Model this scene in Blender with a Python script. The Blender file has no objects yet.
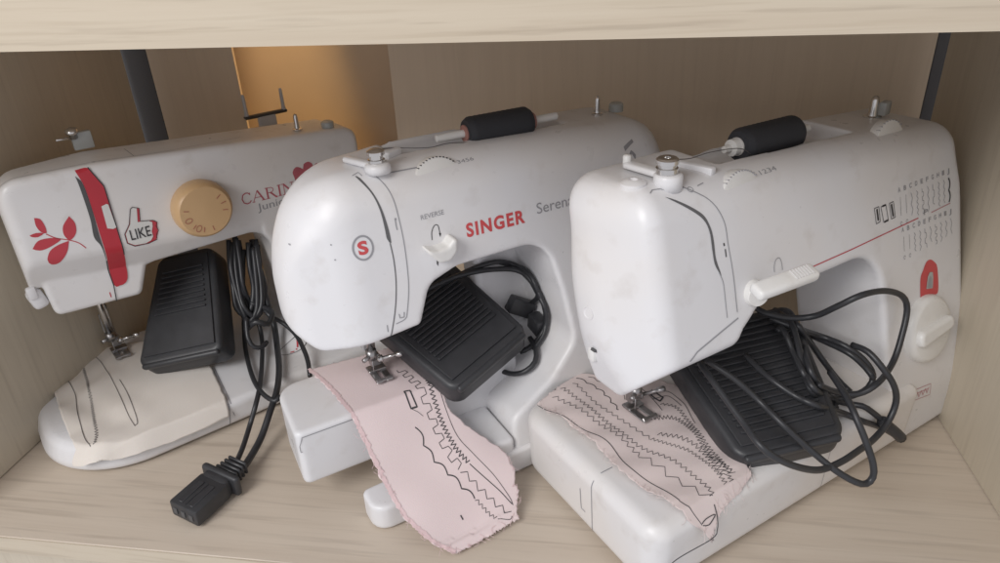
import bpy, bmesh, math, random
import numpy as np
from mathutils import Vector, Matrix
random.seed(7); rng = np.random.default_rng(7)
A = np.array
scene = bpy.context.scene
COL = scene.collection

# ------------------------------------------------------------------ materials
def new_mat(name):
    m = bpy.data.materials.new(name); m.use_nodes = True
    nt = m.node_tree; b = nt.nodes['Principled BSDF']
    return m, nt, b

def simple(name, col, rough=.5, metal=0., spec=.5, var=.06, scale=60., bump=0., bscale=400., coat=0.):
    m, nt, b = new_mat(name)
    tc = nt.nodes.new('ShaderNodeTexCoord')
    n = nt.nodes.new('ShaderNodeTexNoise'); n.inputs['Scale'].default_value = scale; n.inputs['Detail'].default_value = 6
    nt.links.new(tc.outputs['Object'], n.inputs['Vector'])
    mx = nt.nodes.new('ShaderNodeMix'); mx.data_type = 'RGBA'
    mx.inputs[6].default_value = (*[c*(1-var) for c in col], 1); mx.inputs[7].default_value = (*[min(1, c*(1+var)) for c in col], 1)
    nt.links.new(n.outputs['Fac'], mx.inputs[0]); nt.links.new(mx.outputs[2], b.inputs['Base Color'])
    rr = nt.nodes.new('ShaderNodeMapRange'); rr.inputs[3].default_value = max(.02, rough*.8); rr.inputs[4].default_value = min(1, rough*1.2)
    nt.links.new(n.outputs['Fac'], rr.inputs[0]); nt.links.new(rr.outputs[0], b.inputs['Roughness'])
    b.inputs['Metallic'].default_value = metal; b.inputs['Specular IOR Level'].default_value = spec
    b.inputs['Coat Weight'].default_value = coat
    if bump:
        n2 = nt.nodes.new('ShaderNodeTexNoise'); n2.inputs['Scale'].default_value = bscale; n2.inputs['Detail'].default_value = 4
        nt.links.new(tc.outputs['Object'], n2.inputs['Vector'])
        bp = nt.nodes.new('ShaderNodeBump'); bp.inputs['Strength'].default_value = bump; bp.inputs['Distance'].default_value = .001
        nt.links.new(n2.outputs['Fac'], bp.inputs['Height']); nt.links.new(bp.outputs[0], b.inputs['Normal'])
    return m

def shell(name, col, dirt=(.42, .36, .30), rough=.3, amt=1.0):
    """glossy moulded plastic with faint yellowing, smudges and tiny specks"""
    m, nt, b = new_mat(name); L = nt.links.new
    tc = nt.nodes.new('ShaderNodeTexCoord')
    def noise(scale, det):
        n = nt.nodes.new('ShaderNodeTexNoise'); n.inputs['Scale'].default_value = scale; n.inputs['Detail'].default_value = det
        L(tc.outputs['Object'], n.inputs['Vector']); return n
    def ramp(src, a, c, lo=0., hi=1.):
        r = nt.nodes.new('ShaderNodeMapRange'); r.inputs[1].default_value = a; r.inputs[2].default_value = c
        r.inputs[3].default_value = lo; r.inputs[4].default_value = hi; L(src, r.inputs[0]); return r.outputs[0]
    big = noise(9, 3); mid = noise(55, 6); fine = noise(260, 3)
    m1 = nt.nodes.new('ShaderNodeMix'); m1.data_type = 'RGBA'
    m1.inputs[6].default_value = (*col, 1); m1.inputs[7].default_value = (col[0]*.98, col[1]*.93, col[2]*.86, 1)
    L(ramp(big.outputs['Fac'], .4, .75, 0, .7*amt), m1.inputs[0])
    m2 = nt.nodes.new('ShaderNodeMix'); m2.data_type = 'RGBA'; L(m1.outputs[2], m2.inputs[6]); m2.inputs[7].default_value = (*dirt, 1)
    L(ramp(mid.outputs['Fac'], .58, .8, 0, .22*amt), m2.inputs[0])
    m3 = nt.nodes.new('ShaderNodeMix'); m3.data_type = 'RGBA'; L(m2.outputs[2], m3.inputs[6]); m3.inputs[7].default_value = (.16, .12, .1, 1)
    L(ramp(fine.outputs['Fac'], .77, .80, 0, .4*amt), m3.inputs[0])
    L(m3.outputs[2], b.inputs['Base Color'])
    L(ramp(mid.outputs['Fac'], .3, .75, rough*.8, rough*1.35), b.inputs['Roughness'])
    bp = nt.nodes.new('ShaderNodeBump'); bp.inputs['Strength'].default_value = .05; bp.inputs['Distance'].default_value = .001
    L(mid.outputs['Fac'], bp.inputs['Height']); L(bp.outputs[0], b.inputs['Normal'])
    return m

def wood(name, dark, light, axis='X', rough=.5, scale=1.0, tint=.5, pores=.45):
    """pale ash laminate: long thin grain lines along one axis"""
    m, nt, b = new_mat(name); L = nt.links.new
    tc = nt.nodes.new('ShaderNodeTexCoord'); mp = nt.nodes.new('ShaderNodeMapping')
    sc = {'X': (.8, 30, 30), 'Z': (30, 30, .8), 'Y': (30, .8, 30)}[axis]
    mp.inputs['Scale'].default_value = [s*scale for s in sc]
    L(tc.outputs['Object'], mp.inputs['Vector'])
    warp = nt.nodes.new('ShaderNodeTexNoise'); warp.inputs['Scale'].default_value = .55; warp.inputs['Detail'].default_value = 2
    L(mp.outputs[0], warp.inputs['Vector'])
    vm = nt.nodes.new('ShaderNodeVectorMath'); vm.operation = 'MULTIPLY_ADD'
    vm.inputs[1].default_value = (.0, 2.2, 2.2) if axis == 'X' else (2.2, 2.2, 0)
    L(warp.outputs['Color'], vm.inputs[0]); L(mp.outputs[0], vm.inputs[2])
    n1 = nt.nodes.new('ShaderNodeTexNoise'); n1.inputs['Scale'].default_value = 2.4; n1.inputs['Detail'].default_value = 8; n1.inputs['Roughness'].default_value = .68
    L(vm.outputs[0], n1.inputs['Vector'])
    n2 = nt.nodes.new('ShaderNodeTexNoise'); n2.inputs['Scale'].default_value = 14; n2.inputs['Detail'].default_value = 4
    L(vm.outputs[0], n2.inputs['Vector'])
    cr = nt.nodes.new('ShaderNodeValToRGB')
    cr.color_ramp.elements[0].position = .33; cr.color_ramp.elements[0].color = (*dark, 1)
    cr.color_ramp.elements[1].position = .62; cr.color_ramp.elements[1].color = (*light, 1)
    L(n1.outputs['Fac'], cr.inputs[0])
    r = nt.nodes.new('ShaderNodeMapRange'); r.inputs[1].default_value = .52; r.inputs[2].default_value = .75; r.inputs[3].default_value = 0; r.inputs[4].default_value = tint
    L(n2.outputs['Fac'], r.inputs[0])
    mx = nt.nodes.new('ShaderNodeMix'); mx.data_type = 'RGBA'; L(r.outputs[0], mx.inputs[0]); L(cr.outputs[0], mx.inputs[6])
    mx.inputs[7].default_value = (dark[0]*.8, dark[1]*.78, dark[2]*.74, 1)
    # open pores: short thin dark dashes along the grain
    mp2 = nt.nodes.new('ShaderNodeMapping'); mp2.inputs['Scale'].default_value = {'X': (9, 190, 190), 'Z': (190, 190, 9), 'Y': (190, 9, 190)}[axis]
    L(tc.outputs['Object'], mp2.inputs['Vector'])
    vm2 = nt.nodes.new('ShaderNodeVectorMath'); vm2.operation = 'MULTIPLY_ADD'; vm2.inputs[1].default_value = (0, 5, 5) if axis == 'X' else (5, 5, 0)
    L(warp.outputs['Color'], vm2.inputs[0]); L(mp2.outputs[0], vm2.inputs[2])
    n3 = nt.nodes.new('ShaderNodeTexNoise'); n3.inputs['Scale'].default_value = 1.0; n3.inputs['Detail'].default_value = 3
    L(vm2.outputs[0], n3.inputs['Vector'])
    r3 = nt.nodes.new('ShaderNodeMapRange'); r3.inputs[1].default_value = .54; r3.inputs[2].default_value = .72; r3.inputs[3].default_value = 0; r3.inputs[4].default_value = pores
    L(n3.outputs['Fac'], r3.inputs[0])
    mx3 = nt.nodes.new('ShaderNodeMix'); mx3.data_type = 'RGBA'; L(r3.outputs[0], mx3.inputs[0]); L(mx.outputs[2], mx3.inputs[6])
    mx3.inputs[7].default_value = (dark[0]*.55, dark[1]*.52, dark[2]*.5, 1)
    L(mx3.outputs[2], b.inputs['Base Color']); b.inputs['Roughness'].default_value = rough
    bp = nt.nodes.new('ShaderNodeBump'); bp.inputs['Strength'].default_value = .12; bp.inputs['Distance'].default_value = .0006
    L(n1.outputs['Fac'], bp.inputs['Height']); L(bp.outputs[0], b.inputs['Normal'])
    return m

def fabric(name, col, col2):
    m, nt, b = new_mat(name); L = nt.links.new
    tc = nt.nodes.new('ShaderNodeTexCoord')
    n = nt.nodes.new('ShaderNodeTexNoise'); n.inputs['Scale'].default_value = 22; n.inputs['Detail'].default_value = 6
    L(tc.outputs['Object'], n.inputs['Vector'])
    mx = nt.nodes.new('ShaderNodeMix'); mx.data_type = 'RGBA'; mx.inputs[6].default_value = (*col, 1); mx.inputs[7].default_value = (*col2, 1)
    L(n.outputs['Fac'], mx.inputs[0])
    mp = nt.nodes.new('ShaderNodeMapping'); L(tc.outputs['Object'], mp.inputs['Vector']); mp.inputs['Scale'].default_value = (1700, 900, 900)
    n2 = nt.nodes.new('ShaderNodeTexNoise'); n2.inputs['Scale'].default_value = 1; n2.inputs['Detail'].default_value = 2
    L(mp.outputs[0], n2.inputs['Vector'])
    m2 = nt.nodes.new('ShaderNodeMix'); m2.data_type = 'RGBA'; m2.blend_type = 'MULTIPLY'; m2.inputs[0].default_value = .35
    L(mx.outputs[2], m2.inputs[6]); L(n2.outputs['Color'], m2.inputs[7])
    r = nt.nodes.new('ShaderNodeMix'); r.data_type = 'RGBA'; r.inputs[0].default_value = .75
    L(m2.outputs[2], r.inputs[6]); L(mx.outputs[2], r.inputs[7]); L(r.outputs[2], b.inputs['Base Color'])
    b.inputs['Roughness'].default_value = .92; b.inputs['Specular IOR Level'].default_value = .15
    b.inputs['Sheen Weight'].default_value = .15
    bp = nt.nodes.new('ShaderNodeBump'); bp.inputs['Strength'].default_value = .35; bp.inputs['Distance'].default_value = .0004
    L(n2.outputs['Fac'], bp.inputs['Height']); L(bp.outputs[0], b.inputs['Normal'])
    return m

MT = dict(
    white=shell('white_plastic', (.765, .765, .785), rough=.34),
    white_warm=shell('ivory_plastic', (.765, .755, .755), amt=1.15, rough=.33),
    white_cool=shell('cool_white_plastic', (.755, .76, .785), amt=.8, rough=.33),
    grey=shell('pale_grey_plastic', (.47, .48, .50), rough=.35),
    knob=shell('white_knob_plastic', (.78, .78, .77), rough=.32),
    black=simple('black_plastic', (.036, .037, .041), .42, var=.25, scale=90, bump=.06, bscale=900),
    rubber=simple('black_rubber', (.032, .033, .037), .38, var=.2, scale=120),
    slot=simple('slot_shadow', (.13, .13, .135), .6),
    dark=simple('dark_recess', (.09, .09, .093), .6),
    chrome=simple('chrome', (.72, .71, .70), .22, metal=1., var=.08, scale=200),
    steel=simple('brushed_steel', (.42, .41, .41), .35, metal=1., var=.15, scale=300),
    red=simple('red_plastic', (.50, .028, .045), .35, var=.08),
    redink=simple('red_ink', (.52, .05, .07), .45, var=.08),
    coral=simple('coral_red_ink', (.62, .085, .09), .45, var=.06),
    pinkink=simple('faded_pink_ink', (.52, .26, .28), .5),
    flower=simple('faded_red_print', (.48, .12, .15), .5, var=.2),
    ink=simple('black_ink', (.035, .034, .038), .5),
    greyink=simple('grey_ink', (.33, .33, .35), .5),
    dialcol=simple('amber_plastic', (.62, .41, .215), .38, var=.07, scale=25),
    dialink=simple('maroon_ink', (.40, .12, .09), .5),
    sticker=simple('white_sticker', (.70, .70, .68), .4, var=.03),
    clear=simple('cloudy_clear_plastic', (.45, .47, .46), .2, var=.1),
    pink=fabric('pink_cotton', (.82, .70, .695), (.79, .655, .655)),
    pinkdeep=fabric('deep_pink_selvedge', (.79, .61, .615), (.76, .57, .58)),
    pale=fabric('pale_pink_cotton', (.78, .68, .655), (.73, .62, .60)),
    cream=fabric('cream_cotton', (.80, .75, .695), (.76, .705, .645)),
    thread=simple('black_thread', (.06, .058, .062), .8),
    threadg=simple('grey_thread', (.12, .11, .11), .8),
    spool=simple('wound_black_thread', (.034, .036, .043), .75, var=.3, scale=300, bump=.4, bscale=1500),
    rose=simple('dusty_rose_card', (.40, .20, .17), .7),
    shelf=wood('ash_laminate', (.56, .478, .39), (.605, .525, .435), 'X', tint=.22, pores=.35),
    front=wood('ash_edge_band', (.53, .45, .345), (.58, .505, .395), 'X', scale=1.0, tint=.4),
    side=wood('ash_side_laminate', (.55, .485, .385), (.585, .52, .415), 'Z', tint=.2, pores=.2),
    back=wood('hazy_tan_back_board', (.73, .60, .455), (.76, .63, .48), 'Z', rough=.55, tint=.08, pores=.08),
    wall=simple('ochre_wall_paint', (.66, .52, .37), .8, var=.12, scale=12),
    void=simple('gap_shade_colour', (.11, .11, .115), .7),  # dark colour standing in for the shade inside the back gaps
)

# ------------------------------------------------------------------ object helpers
def link(name, me, mat, parent=None):
    o = bpy.data.objects.new(name, me); COL.objects.link(o)
    if mat is not None: me.materials.append(mat)
    if parent is not None: o.parent = parent
    return o

def thing(name, label, cat, loc=(0, 0, 0), rz=0., group=None):
    o = bpy.data.objects.new(name, None); COL.objects.link(o)
    o.empty_display_size = .02
    o.location = loc; o.rotation_euler = (0, 0, rz); o['label'] = label; o['category'] = cat
    if group: o['group'] = group
    return o

def mesh_of(V, F, smooth=True):
    me = bpy.data.meshes.new('m'); me.from_pydata([tuple(map(float, v)) for v in V], [], [tuple(map(int, f)) for f in F])
    me.update()
    if smooth: me.polygons.foreach_set('use_smooth', [True]*len(me.polygons))
    return me

def bm_mesh(bm, smooth=False, angle=None):
    bmesh.ops.recalc_face_normals(bm, faces=bm.faces[:])
    me = bpy.data.meshes.new('m'); bm.to_mesh(me); bm.free()
    if smooth: me.polygons.foreach_set('use_smooth', [True]*len(me.polygons))
    if angle: me.set_sharp_from_angle(angle=math.radians(angle))
    return me

def box_into(bm, c, s, M=None, bev=0., seg=2):
    r = bmesh.ops.create_cube(bm, size=1.)
    vs = r['verts']
    for v in vs: v.co = Vector((v.co.x*s[0], v.co.y*s[1], v.co.z*s[2]))
    if bev:
        es = list({e for v in vs for e in v.link_edges})
        rb = bmesh.ops.bevel(bm, geom=es, offset=bev, segments=seg, profile=.5, affect='EDGES')
        vs = list({v for f in rb['faces'] for v in f.verts} | {v for v in vs if v.is_valid})
        # all verts of the connected island
        seen = set(vs); st = list(vs)
        while st:
            v = st.pop()
            for e in v.link_edges:
                w = e.other_vert(v)
                if w not in seen: seen.add(w); st.append(w)
        vs = list(seen)
    T = Matrix.Translation(Vector(c)) @ (M.to_4x4() if M is not None else Matrix.Identity(4))
    for v in vs: v.co = T @ v.co
    return vs

def box(name, c, s, mat, parent=None, M=None, bev=.0, seg=2):
    bm = bmesh.new(); box_into(bm, c, s, M, bev, seg)
    return link(name, bm_mesh(bm, bool(bev), 35 if bev else None), mat, parent)

def axis_mat(d):
    d = Vector(d).normalized(); u = Vector((0, 0, 1)) if abs(d.z) < .95 else Vector((1, 0, 0))
    x = u.cross(d).normalized(); y = d.cross(x)
    return Matrix((x, y, d)).transposed()

def lathe_VF(prof, c, d, n=32, phase=0.):
    M = axis_mat(d); c = Vector(c); V = []; F = []
    for r, h in prof:
        for i in range(n):
            a = 2*math.pi*i/n + phase
            V.append(c + M @ Vector((r*math.cos(a), r*math.sin(a), h)))
    m = len(prof)
    for j in range(m-1):
        for i in range(n):
            k = (i+1) % n
            F.append((j*n+i, j*n+k, (j+1)*n+k, (j+1)*n+i))
    if prof[0][0] > 1e-6: F.append(tuple(range(n-1, -1, -1)))
    if prof[-1][0] > 1e-6: F.append(tuple((m-1)*n+i for i in range(n)))
    return V, F

def lathe(name, prof, c, d, mat, parent=None, n=32):
    V, F = lathe_VF(prof, c, d, n)
    me = mesh_of(V, F); me.set_sharp_from_angle(angle=math.radians(38))
    return link(name, me, mat, parent)

def catmull(P, step=.004):
    P = [A(p, float) for p in P]
    Q = [2*P[0]-P[1]] + P + [2*P[-1]-P[-2]]; out = []
    for i in range(1, len(Q)-2):
        p0, p1, p2, p3 = Q[i-1], Q[i], Q[i+1], Q[i+2]
        n = max(2, int(np.linalg.norm(p2-p1)/step))
        for k in range(n):
            t = k/n
            out.append(.5*((2*p1)+(-p0+p2)*t+(2*p0-5*p1+4*p2-p3)*t*t+(-p0+3*p1-3*p2+p3)*t**3))
    out.append(P[-1]); return A(out)

def tube_VF(path, r, n=10, caps=True):
    P = [Vector(p) for p in path]; V = []; F = []
    m = len(P); rs = r if hasattr(r, '__len__') else [r]*m
    t0 = (P[1]-P[0]).normalized(); X = axis_mat(t0).col[0].copy()
    for i in range(m):
        t = (P[min(i+1, m-1)]-P[max(i-1, 0)]).normalized()
        X = (X - t*X.dot(t)).normalized(); Y = t.cross(X)
        for k in range(n):
            a = 2*math.pi*k/n; V.append(P[i] + (X*math.cos(a)+Y*math.sin(a))*rs[i])
    for i in range(m-1):
        for k in range(n):
            l = (k+1) % n; F.append((i*n+k, i*n+l, (i+1)*n+l, (i+1)*n+k))
    if caps: F += [tuple(range(n-1, -1, -1)), tuple((m-1)*n+k for k in range(n))]
    return V, F

def merge(parts):
    V = []; F = []
    for v, f in parts:
        o = len(V); V += list(v); F += [tuple(i+o for i in g) for g in f]
    return V, F

def tube(name, pts, r, mat, parent=None, step=.004, n=10, off=(0, 0, 0)):
    path = catmull(pts, step) - A(off, float)
    V, F = tube_VF(path, r, n); return link(name, mesh_of(V, F), mat, parent)

# ------------------------------------------------------------------ signed-distance moulding
def rpoly(pts, n=8):
    """closed polygon with rounded corners: (x, y, r)"""
    out = []; m = len(pts)
    for i, p in enumerate(pts):
        P = A(p[:2], float); r = p[2] if len(p) > 2 else 0.
        if r <= 0: out.append(P); continue
        a = A(pts[i-1][:2], float)-P; b = A(pts[(i+1) % m][:2], float)-P
        la, lb = np.linalg.norm(a), np.linalg.norm(b); a /= la; b /= lb
        th = math.acos(max(-1, min(1, a@b))); d = min(r/math.tan(th/2), la*.499, lb*.499)
        r2 = d*math.tan(th/2); c = P+(a+b)/np.linalg.norm(a+b)*r2/math.sin(th/2)
        s, e = P+a*d-c, P+b*d-c
        a0 = math.atan2(s[1], s[0]); da = math.atan2(e[1], e[0])-a0
        da = (da+math.pi) % (2*math.pi)-math.pi
        for k in range(n+1): out.append(c+r2*A([math.cos(a0+da*k/n), math.sin(a0+da*k/n)]))
    return A(out)

def sd_poly(x, y, P):
    d = np.full(np.broadcast(x, y).shape, 1e9); s = np.ones_like(d)
    for i in range(len(P)):
        a, b = P[i], P[i-1]; e = b-a
        if e@e < 1e-14: continue
        wx, wy = x-a[0], y-a[1]
        t = np.clip((wx*e[0]+wy*e[1])/(e@e), 0, 1)
        d = np.minimum(d, (wx-e[0]*t)**2+(wy-e[1]*t)**2)
        c1 = y >= a[1]; c2 = y < b[1]; c3 = e[0]*wy > e[1]*wx
        s = np.where((c1 & c2 & c3) | (~c1 & ~c2 & ~c3), -s, s)
    return s*np.sqrt(d)

class Tab:
    """bilinear table of a polygon's signed distance"""
    def __init__(s, pts, n=8, h=.0006, pad=.03):
        P = rpoly(pts, n); s.lo = P.min(0)-pad; m = np.ceil((P.max(0)+pad-s.lo)/h).astype(int)+1; s.h = h; s.m = m
        s.T = sd_poly((s.lo[0]+np.arange(m[0])*h)[:, None], (s.lo[1]+np.arange(m[1])*h)[None, :], P)
    def __call__(s, x, y):
        fx = (x-s.lo[0])/s.h; fy = (y-s.lo[1])/s.h
        cx = np.clip(fx, 0, s.m[0]-1.001); cy = np.clip(fy, 0, s.m[1]-1.001)
        i = cx.astype(int); j = cy.astype(int); a = cx-i; b = cy-j; T = s.T
        v = (T[i, j]*(1-a)+T[i+1, j]*a)*(1-b)+(T[i, j+1]*(1-a)+T[i+1, j+1]*a)*b
        return v+s.h*np.hypot(fx-cx, fy-cy)

def rint(a, b, r): return np.minimum(-r, np.maximum(a, b))+np.sqrt(np.maximum(r+a, 0)**2+np.maximum(r+b, 0)**2)
def runion(a, b, r): return np.maximum(r, np.minimum(a, b))-np.sqrt(np.maximum(r-a, 0)**2+np.maximum(r-b, 0)**2)
def slab(v, lo, hi): return np.abs(v-(lo+hi)/2)-(hi-lo)/2

def sdf_mesh(f, lo, hi, h):
    ax = [np.arange(lo[i], hi[i]+h, h) for i in range(3)]
    X, Y, Z = ax[0][:, None, None], ax[1][None, :, None], ax[2][None, None, :]
    G = np.broadcast_to(f(X, Y, Z), tuple(len(a) for a in ax)).copy()
    S = G < 0; nx, ny, nz = G.shape
    cnt = np.zeros((nx-1, ny-1, nz-1), np.int8)
    offs = [(i, j, k) for i in (0, 1) for j in (0, 1) for k in (0, 1)]
    sl = lambda o: tuple(slice(o[d], G.shape[d]-1+o[d]) for d in range(3))
    for o in offs: cnt += S[sl(o)]
    act = (cnt > 0) & (cnt < 8); I = np.argwhere(act); n = len(I)
    idx = -np.ones(act.shape, np.int64); idx[act] = np.arange(n)
    pos = np.zeros((n, 3)); c = np.zeros(n)
    for a in range(8):
        for d in range(3):
            if offs[a][d]: continue
            b = list(offs[a]); b[d] = 1
            ga = G[tuple((I+A(offs[a])).T)]; gb = G[tuple((I+A(b)).T)]
            m = (ga < 0) != (gb < 0)
            t = np.where(m, ga/np.where(m, ga-gb, 1), 0)
            p = np.tile(A(offs[a], float), (n, 1)); p[:, d] += t
            pos[m] += p[m]; c[m] += 1
    V = A(lo)+(I+pos/c[:, None])*h
    F = []
    for d in range(3):
        e, g = [(1, 2), (2, 0), (0, 1)][d]
        s0 = [slice(None)]*3; s1 = [slice(None)]*3
        s0[d] = slice(0, -1); s1[d] = slice(1, None)
        a, b = S[tuple(s0)], S[tuple(s1)]
        K = np.argwhere(a != b); K = K[(K[:, e] > 0) & (K[:, g] > 0) & (K[:, e] < G.shape[e]-1) & (K[:, g] < G.shape[g]-1)]
        q = []
        for de, dg in ((1, 1), (0, 1), (0, 0), (1, 0)):
            J = K.copy(); J[:, e] -= de; J[:, g] -= dg; q.append(idx[tuple(J.T)])
        q = np.stack(q, 1); flip = ~a[tuple(K.T)]
        q[flip] = q[flip][:, ::-1]; F.append(q)
    F = np.concatenate(F)
    for _ in range(2):
        v = f(V[:, 0], V[:, 1], V[:, 2]); g = grad(f, V)
        V = V - g*np.clip(v/np.maximum((g*g).sum(1), .05), -h, h)[:, None]
    return V, F

def grad(f, V, e=2e-4):
    g = []
    for d in range(3):
        o = np.zeros(3); o[d] = e
        g.append((f(*(V+o).T)-f(*(V-o).T))/(2*e))
    return np.stack(g, 1)

def sdf_obj(name, f, lo, hi, h, mat, parent):
    V, F = sdf_mesh(f, lo, hi, h)
    me = bpy.data.meshes.new('m'); me.vertices.add(len(V)); me.vertices.foreach_set('co', V.ravel())
    me.loops.add(F.size); me.loops.foreach_set('vertex_index', F.ravel())
    me.polygons.add(len(F)); me.polygons.foreach_set('loop_start', np.arange(len(F))*4)
    me.update(calc_edges=True); me.validate()
    me.polygons.foreach_set('use_smooth', [True]*len(me.polygons))
    return link(name, me, mat, parent)

# ------------------------------------------------------------------ marks laid on a moulded surface
def cast(f, P, D, n=60):
    P = A(P, float).copy(); D = A(D, float)
    for _ in range(n):
        d = f(*P.T); P += D*np.clip(d*.85, -.01, .06)[:, None]
        if np.abs(d).max() < 2e-5: break
    return P

def stick(f, ab, side, off=.0003):
    ab = A(ab, float); n = len(ab)
    if side == 'front': P = np.stack([ab[:, 0], np.full(n, -.05), ab[:, 1]], 1); D = (0, 1, 0)
    elif side == 'top': P = np.stack([ab[:, 0], ab[:, 1], np.full(n, .34)], 1); D = (0, 0, -1)
    elif side == 'left': P = np.stack([np.full(n, -.16), ab[:, 0], ab[:, 1]], 1); D = (1, 0, 0)
    P = cast(f, P, D); g = grad(f, P); g /= np.maximum(np.linalg.norm(g, axis=1), 1e-6)[:, None]
    return P+g*off, g

def resample(pts, step):
    pts = A(pts, float); out = [pts[0]]
    for a, b in zip(pts[:-1], pts[1:]):
        n = max(1, int(math.ceil(np.linalg.norm(b-a)/step)))
        for k in range(1, n+1): out.append(a+(b-a)*k/n)
    return A(out)

def ribbon2d(pts, w, step=.002, closed=False):
    p = resample(pts, step); n = len(p); V = []; F = []
    for i in range(n):
        if closed: t = p[(i+1) % (n-1)]-p[(i-1) % (n-1)]
        else: t = p[min(i+1, n-1)]-p[max(i-1, 0)]
        t = t/max(np.linalg.norm(t), 1e-9); nn = A([-t[1], t[0]])*w/2
        V += [p[i]+nn, p[i]-nn]
    for i in range(n-1): F.append((2*i, 2*i+1, 2*i+3, 2*i+2))
    return V, F

def poly2d(pts, step=.004):
    bm = bmesh.new(); vs = [bm.verts.new((p[0], p[1], 0)) for p in pts]
    bm.faces.new(vs); bmesh.ops.triangulate(bm, faces=bm.faces[:])
    for _ in range(5):
        es = [e for e in bm.edges if e.calc_length() > step]
        if not es: break
        bmesh.ops.subdivide_edges(bm, edges=es, cuts=1); bmesh.ops.triangulate(bm, faces=bm.faces[:])
    bm.verts.index_update(); V = [A([v.co.x, v.co.y]) for v in bm.verts]; F = [[v.index for v in f.verts] for f in bm.faces]
    bm.free(); return V, F

def text2d(s, bold=0., spacing=1., shear=0.):
    c = bpy.data.curves.new('t', 'FONT'); c.body = s; c.size = 1.; c.offset = bold; c.space_character = spacing; c.shear = shear
    c.resolution_u = 4
    o = bpy.data.objects.new('t', c); COL.objects.link(o)
    dg = bpy.context.evaluated_depsgraph_get(); dg.update()
    me = o.evaluated_get(dg).to_mesh()
    V = [A([v.co.x, v.co.y]) for v in me.vertices]; F = [list(p.vertices) for p in me.polygons]
    o.evaluated_get(dg).to_mesh_clear(); bpy.data.objects.remove(o); bpy.data.curves.remove(c)
    return A(V), F

def place_text(s, p0, p1, height, **k):
    """text with its baseline from p0 to p1 and the given capital height"""
    V, F = text2d(s, **k); ref = text2d('H')[0]
    x0, x1 = V[:, 0].min(), V[:, 0].max(); H = ref[:, 1].max()
    p0 = A(p0, float); p1 = A(p1, float); L = np.linalg.norm(p1-p0); e = (p1-p0)/L; n = A([-e[1], e[0]])
    return [p0+e*(v[0]-x0)/(x1-x0)*L+n*v[1]/H*height for v in V], F

def decal(name, f, VF, side, mat, parent, off=.0003):
    V, F = VF
    P, g = stick(f, V, side, off)
    ok = np.abs(f(*(P-g*off).T)) < .0006
    F = [q for q in F if all(ok[i] for i in q)]
    used = sorted({i for q in F for i in q}); mp = {a: i for i, a in enumerate(used)}
    P = P[used]; g = g[used]; F = [[mp[i] for i in q] for q in F]
    me = mesh_of(P, F, False)
    nrm = A([p.normal for p in me.polygons]); idx = [p.vertices[0] for p in me.polygons]
    if len(idx) and (nrm*g[idx]).sum() < 0: me.flip_normals()
    return link(name, me, mat, parent)

def circle2d(c, rx, ry=None, n=28, rot=0.):
    ry = ry or rx; ca, sa = math.cos(rot), math.sin(rot)
    return [A([c[0]+rx*math.cos(t)*ca-ry*math.sin(t)*sa, c[1]+rx*math.cos(t)*sa+ry*math.sin(t)*ca]) for t in np.linspace(0, 2*math.pi, n, endpoint=False)]

def ring2d(c, rx, ry, w, n=36, rot=0.):
    p = circle2d(c, rx, ry, n, rot); return ribbon2d(p+[p[0]], w, .002, True)

def smooth2d(pts, step=.002, closed=False):
    P = [A([*p, 0.]) for p in pts]
    if closed: P = P+[P[0]]
    q = catmull(P, step)[:, :2]
    return q[:-1] if closed else q

def zigzag(path, amp, per, kind='zig'):
    p = resample(path, per/8); out = []
    seg = np.r_[0, np.cumsum(np.linalg.norm(np.diff(p, axis=0), axis=1))]
    L = seg[-1]; s = 0.; k = 0
    def at(s):
        x = np.interp(s, seg, p[:, 0]); y = np.interp(s, seg, p[:, 1])
        x2 = np.interp(min(s+.001, L), seg, p[:, 0])-np.interp(max(s-.001, 0), seg, p[:, 0]); y2 = np.interp(min(s+.001, L), seg, p[:, 1])-np.interp(max(s-.001, 0), seg, p[:, 1])
        t = A([x2, y2])/max(math.hypot(x2, y2), 1e-9); return A([x, y]), A([-t[1], t[0]])
    while s <= L:
        c, n = at(s); j = random.uniform(.85, 1.15)
        if kind == 'zig': out.append(c+n*amp*(1 if k % 2 else -1)*j); s += per/2
        elif kind == 'square':
            sg = 1 if (k//2) % 2 else -1; out.append(c+n*amp*sg*j); s += per/2 if k % 2 == 0 else per*.12
        elif kind == 'scallop':
            ph = (s/per) % 1; out.append(c+n*amp*(math.sin(math.pi*ph)*2-1)); s += per/8
        k += 1
    return out

# ------------------------------------------------------------------ camera
cam = bpy.data.cameras.new('camera'); co = bpy.data.objects.new('camera', cam); COL.objects.link(co)
R_, U_, F_ = A((0.9885, 0.145, -0.0432)), A((-0.0293, 0.4636, 0.8856)), A((-0.1484, 0.8741, -0.4625))
co.matrix_world = Matrix(((R_[0], U_[0], -F_[0], 0), (R_[1], U_[1], -F_[1], 0), (R_[2], U_[2], -F_[2], 0), (0, 0, 0, 1)))
co.location = (0.5405, -0.3563, 0.4402)
cam.sensor_fit = 'HORIZONTAL'; cam.sensor_width = 36; cam.lens = 36*0.7144; cam.clip_start = .01; cam.clip_end = 50
scene.camera = co

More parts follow.
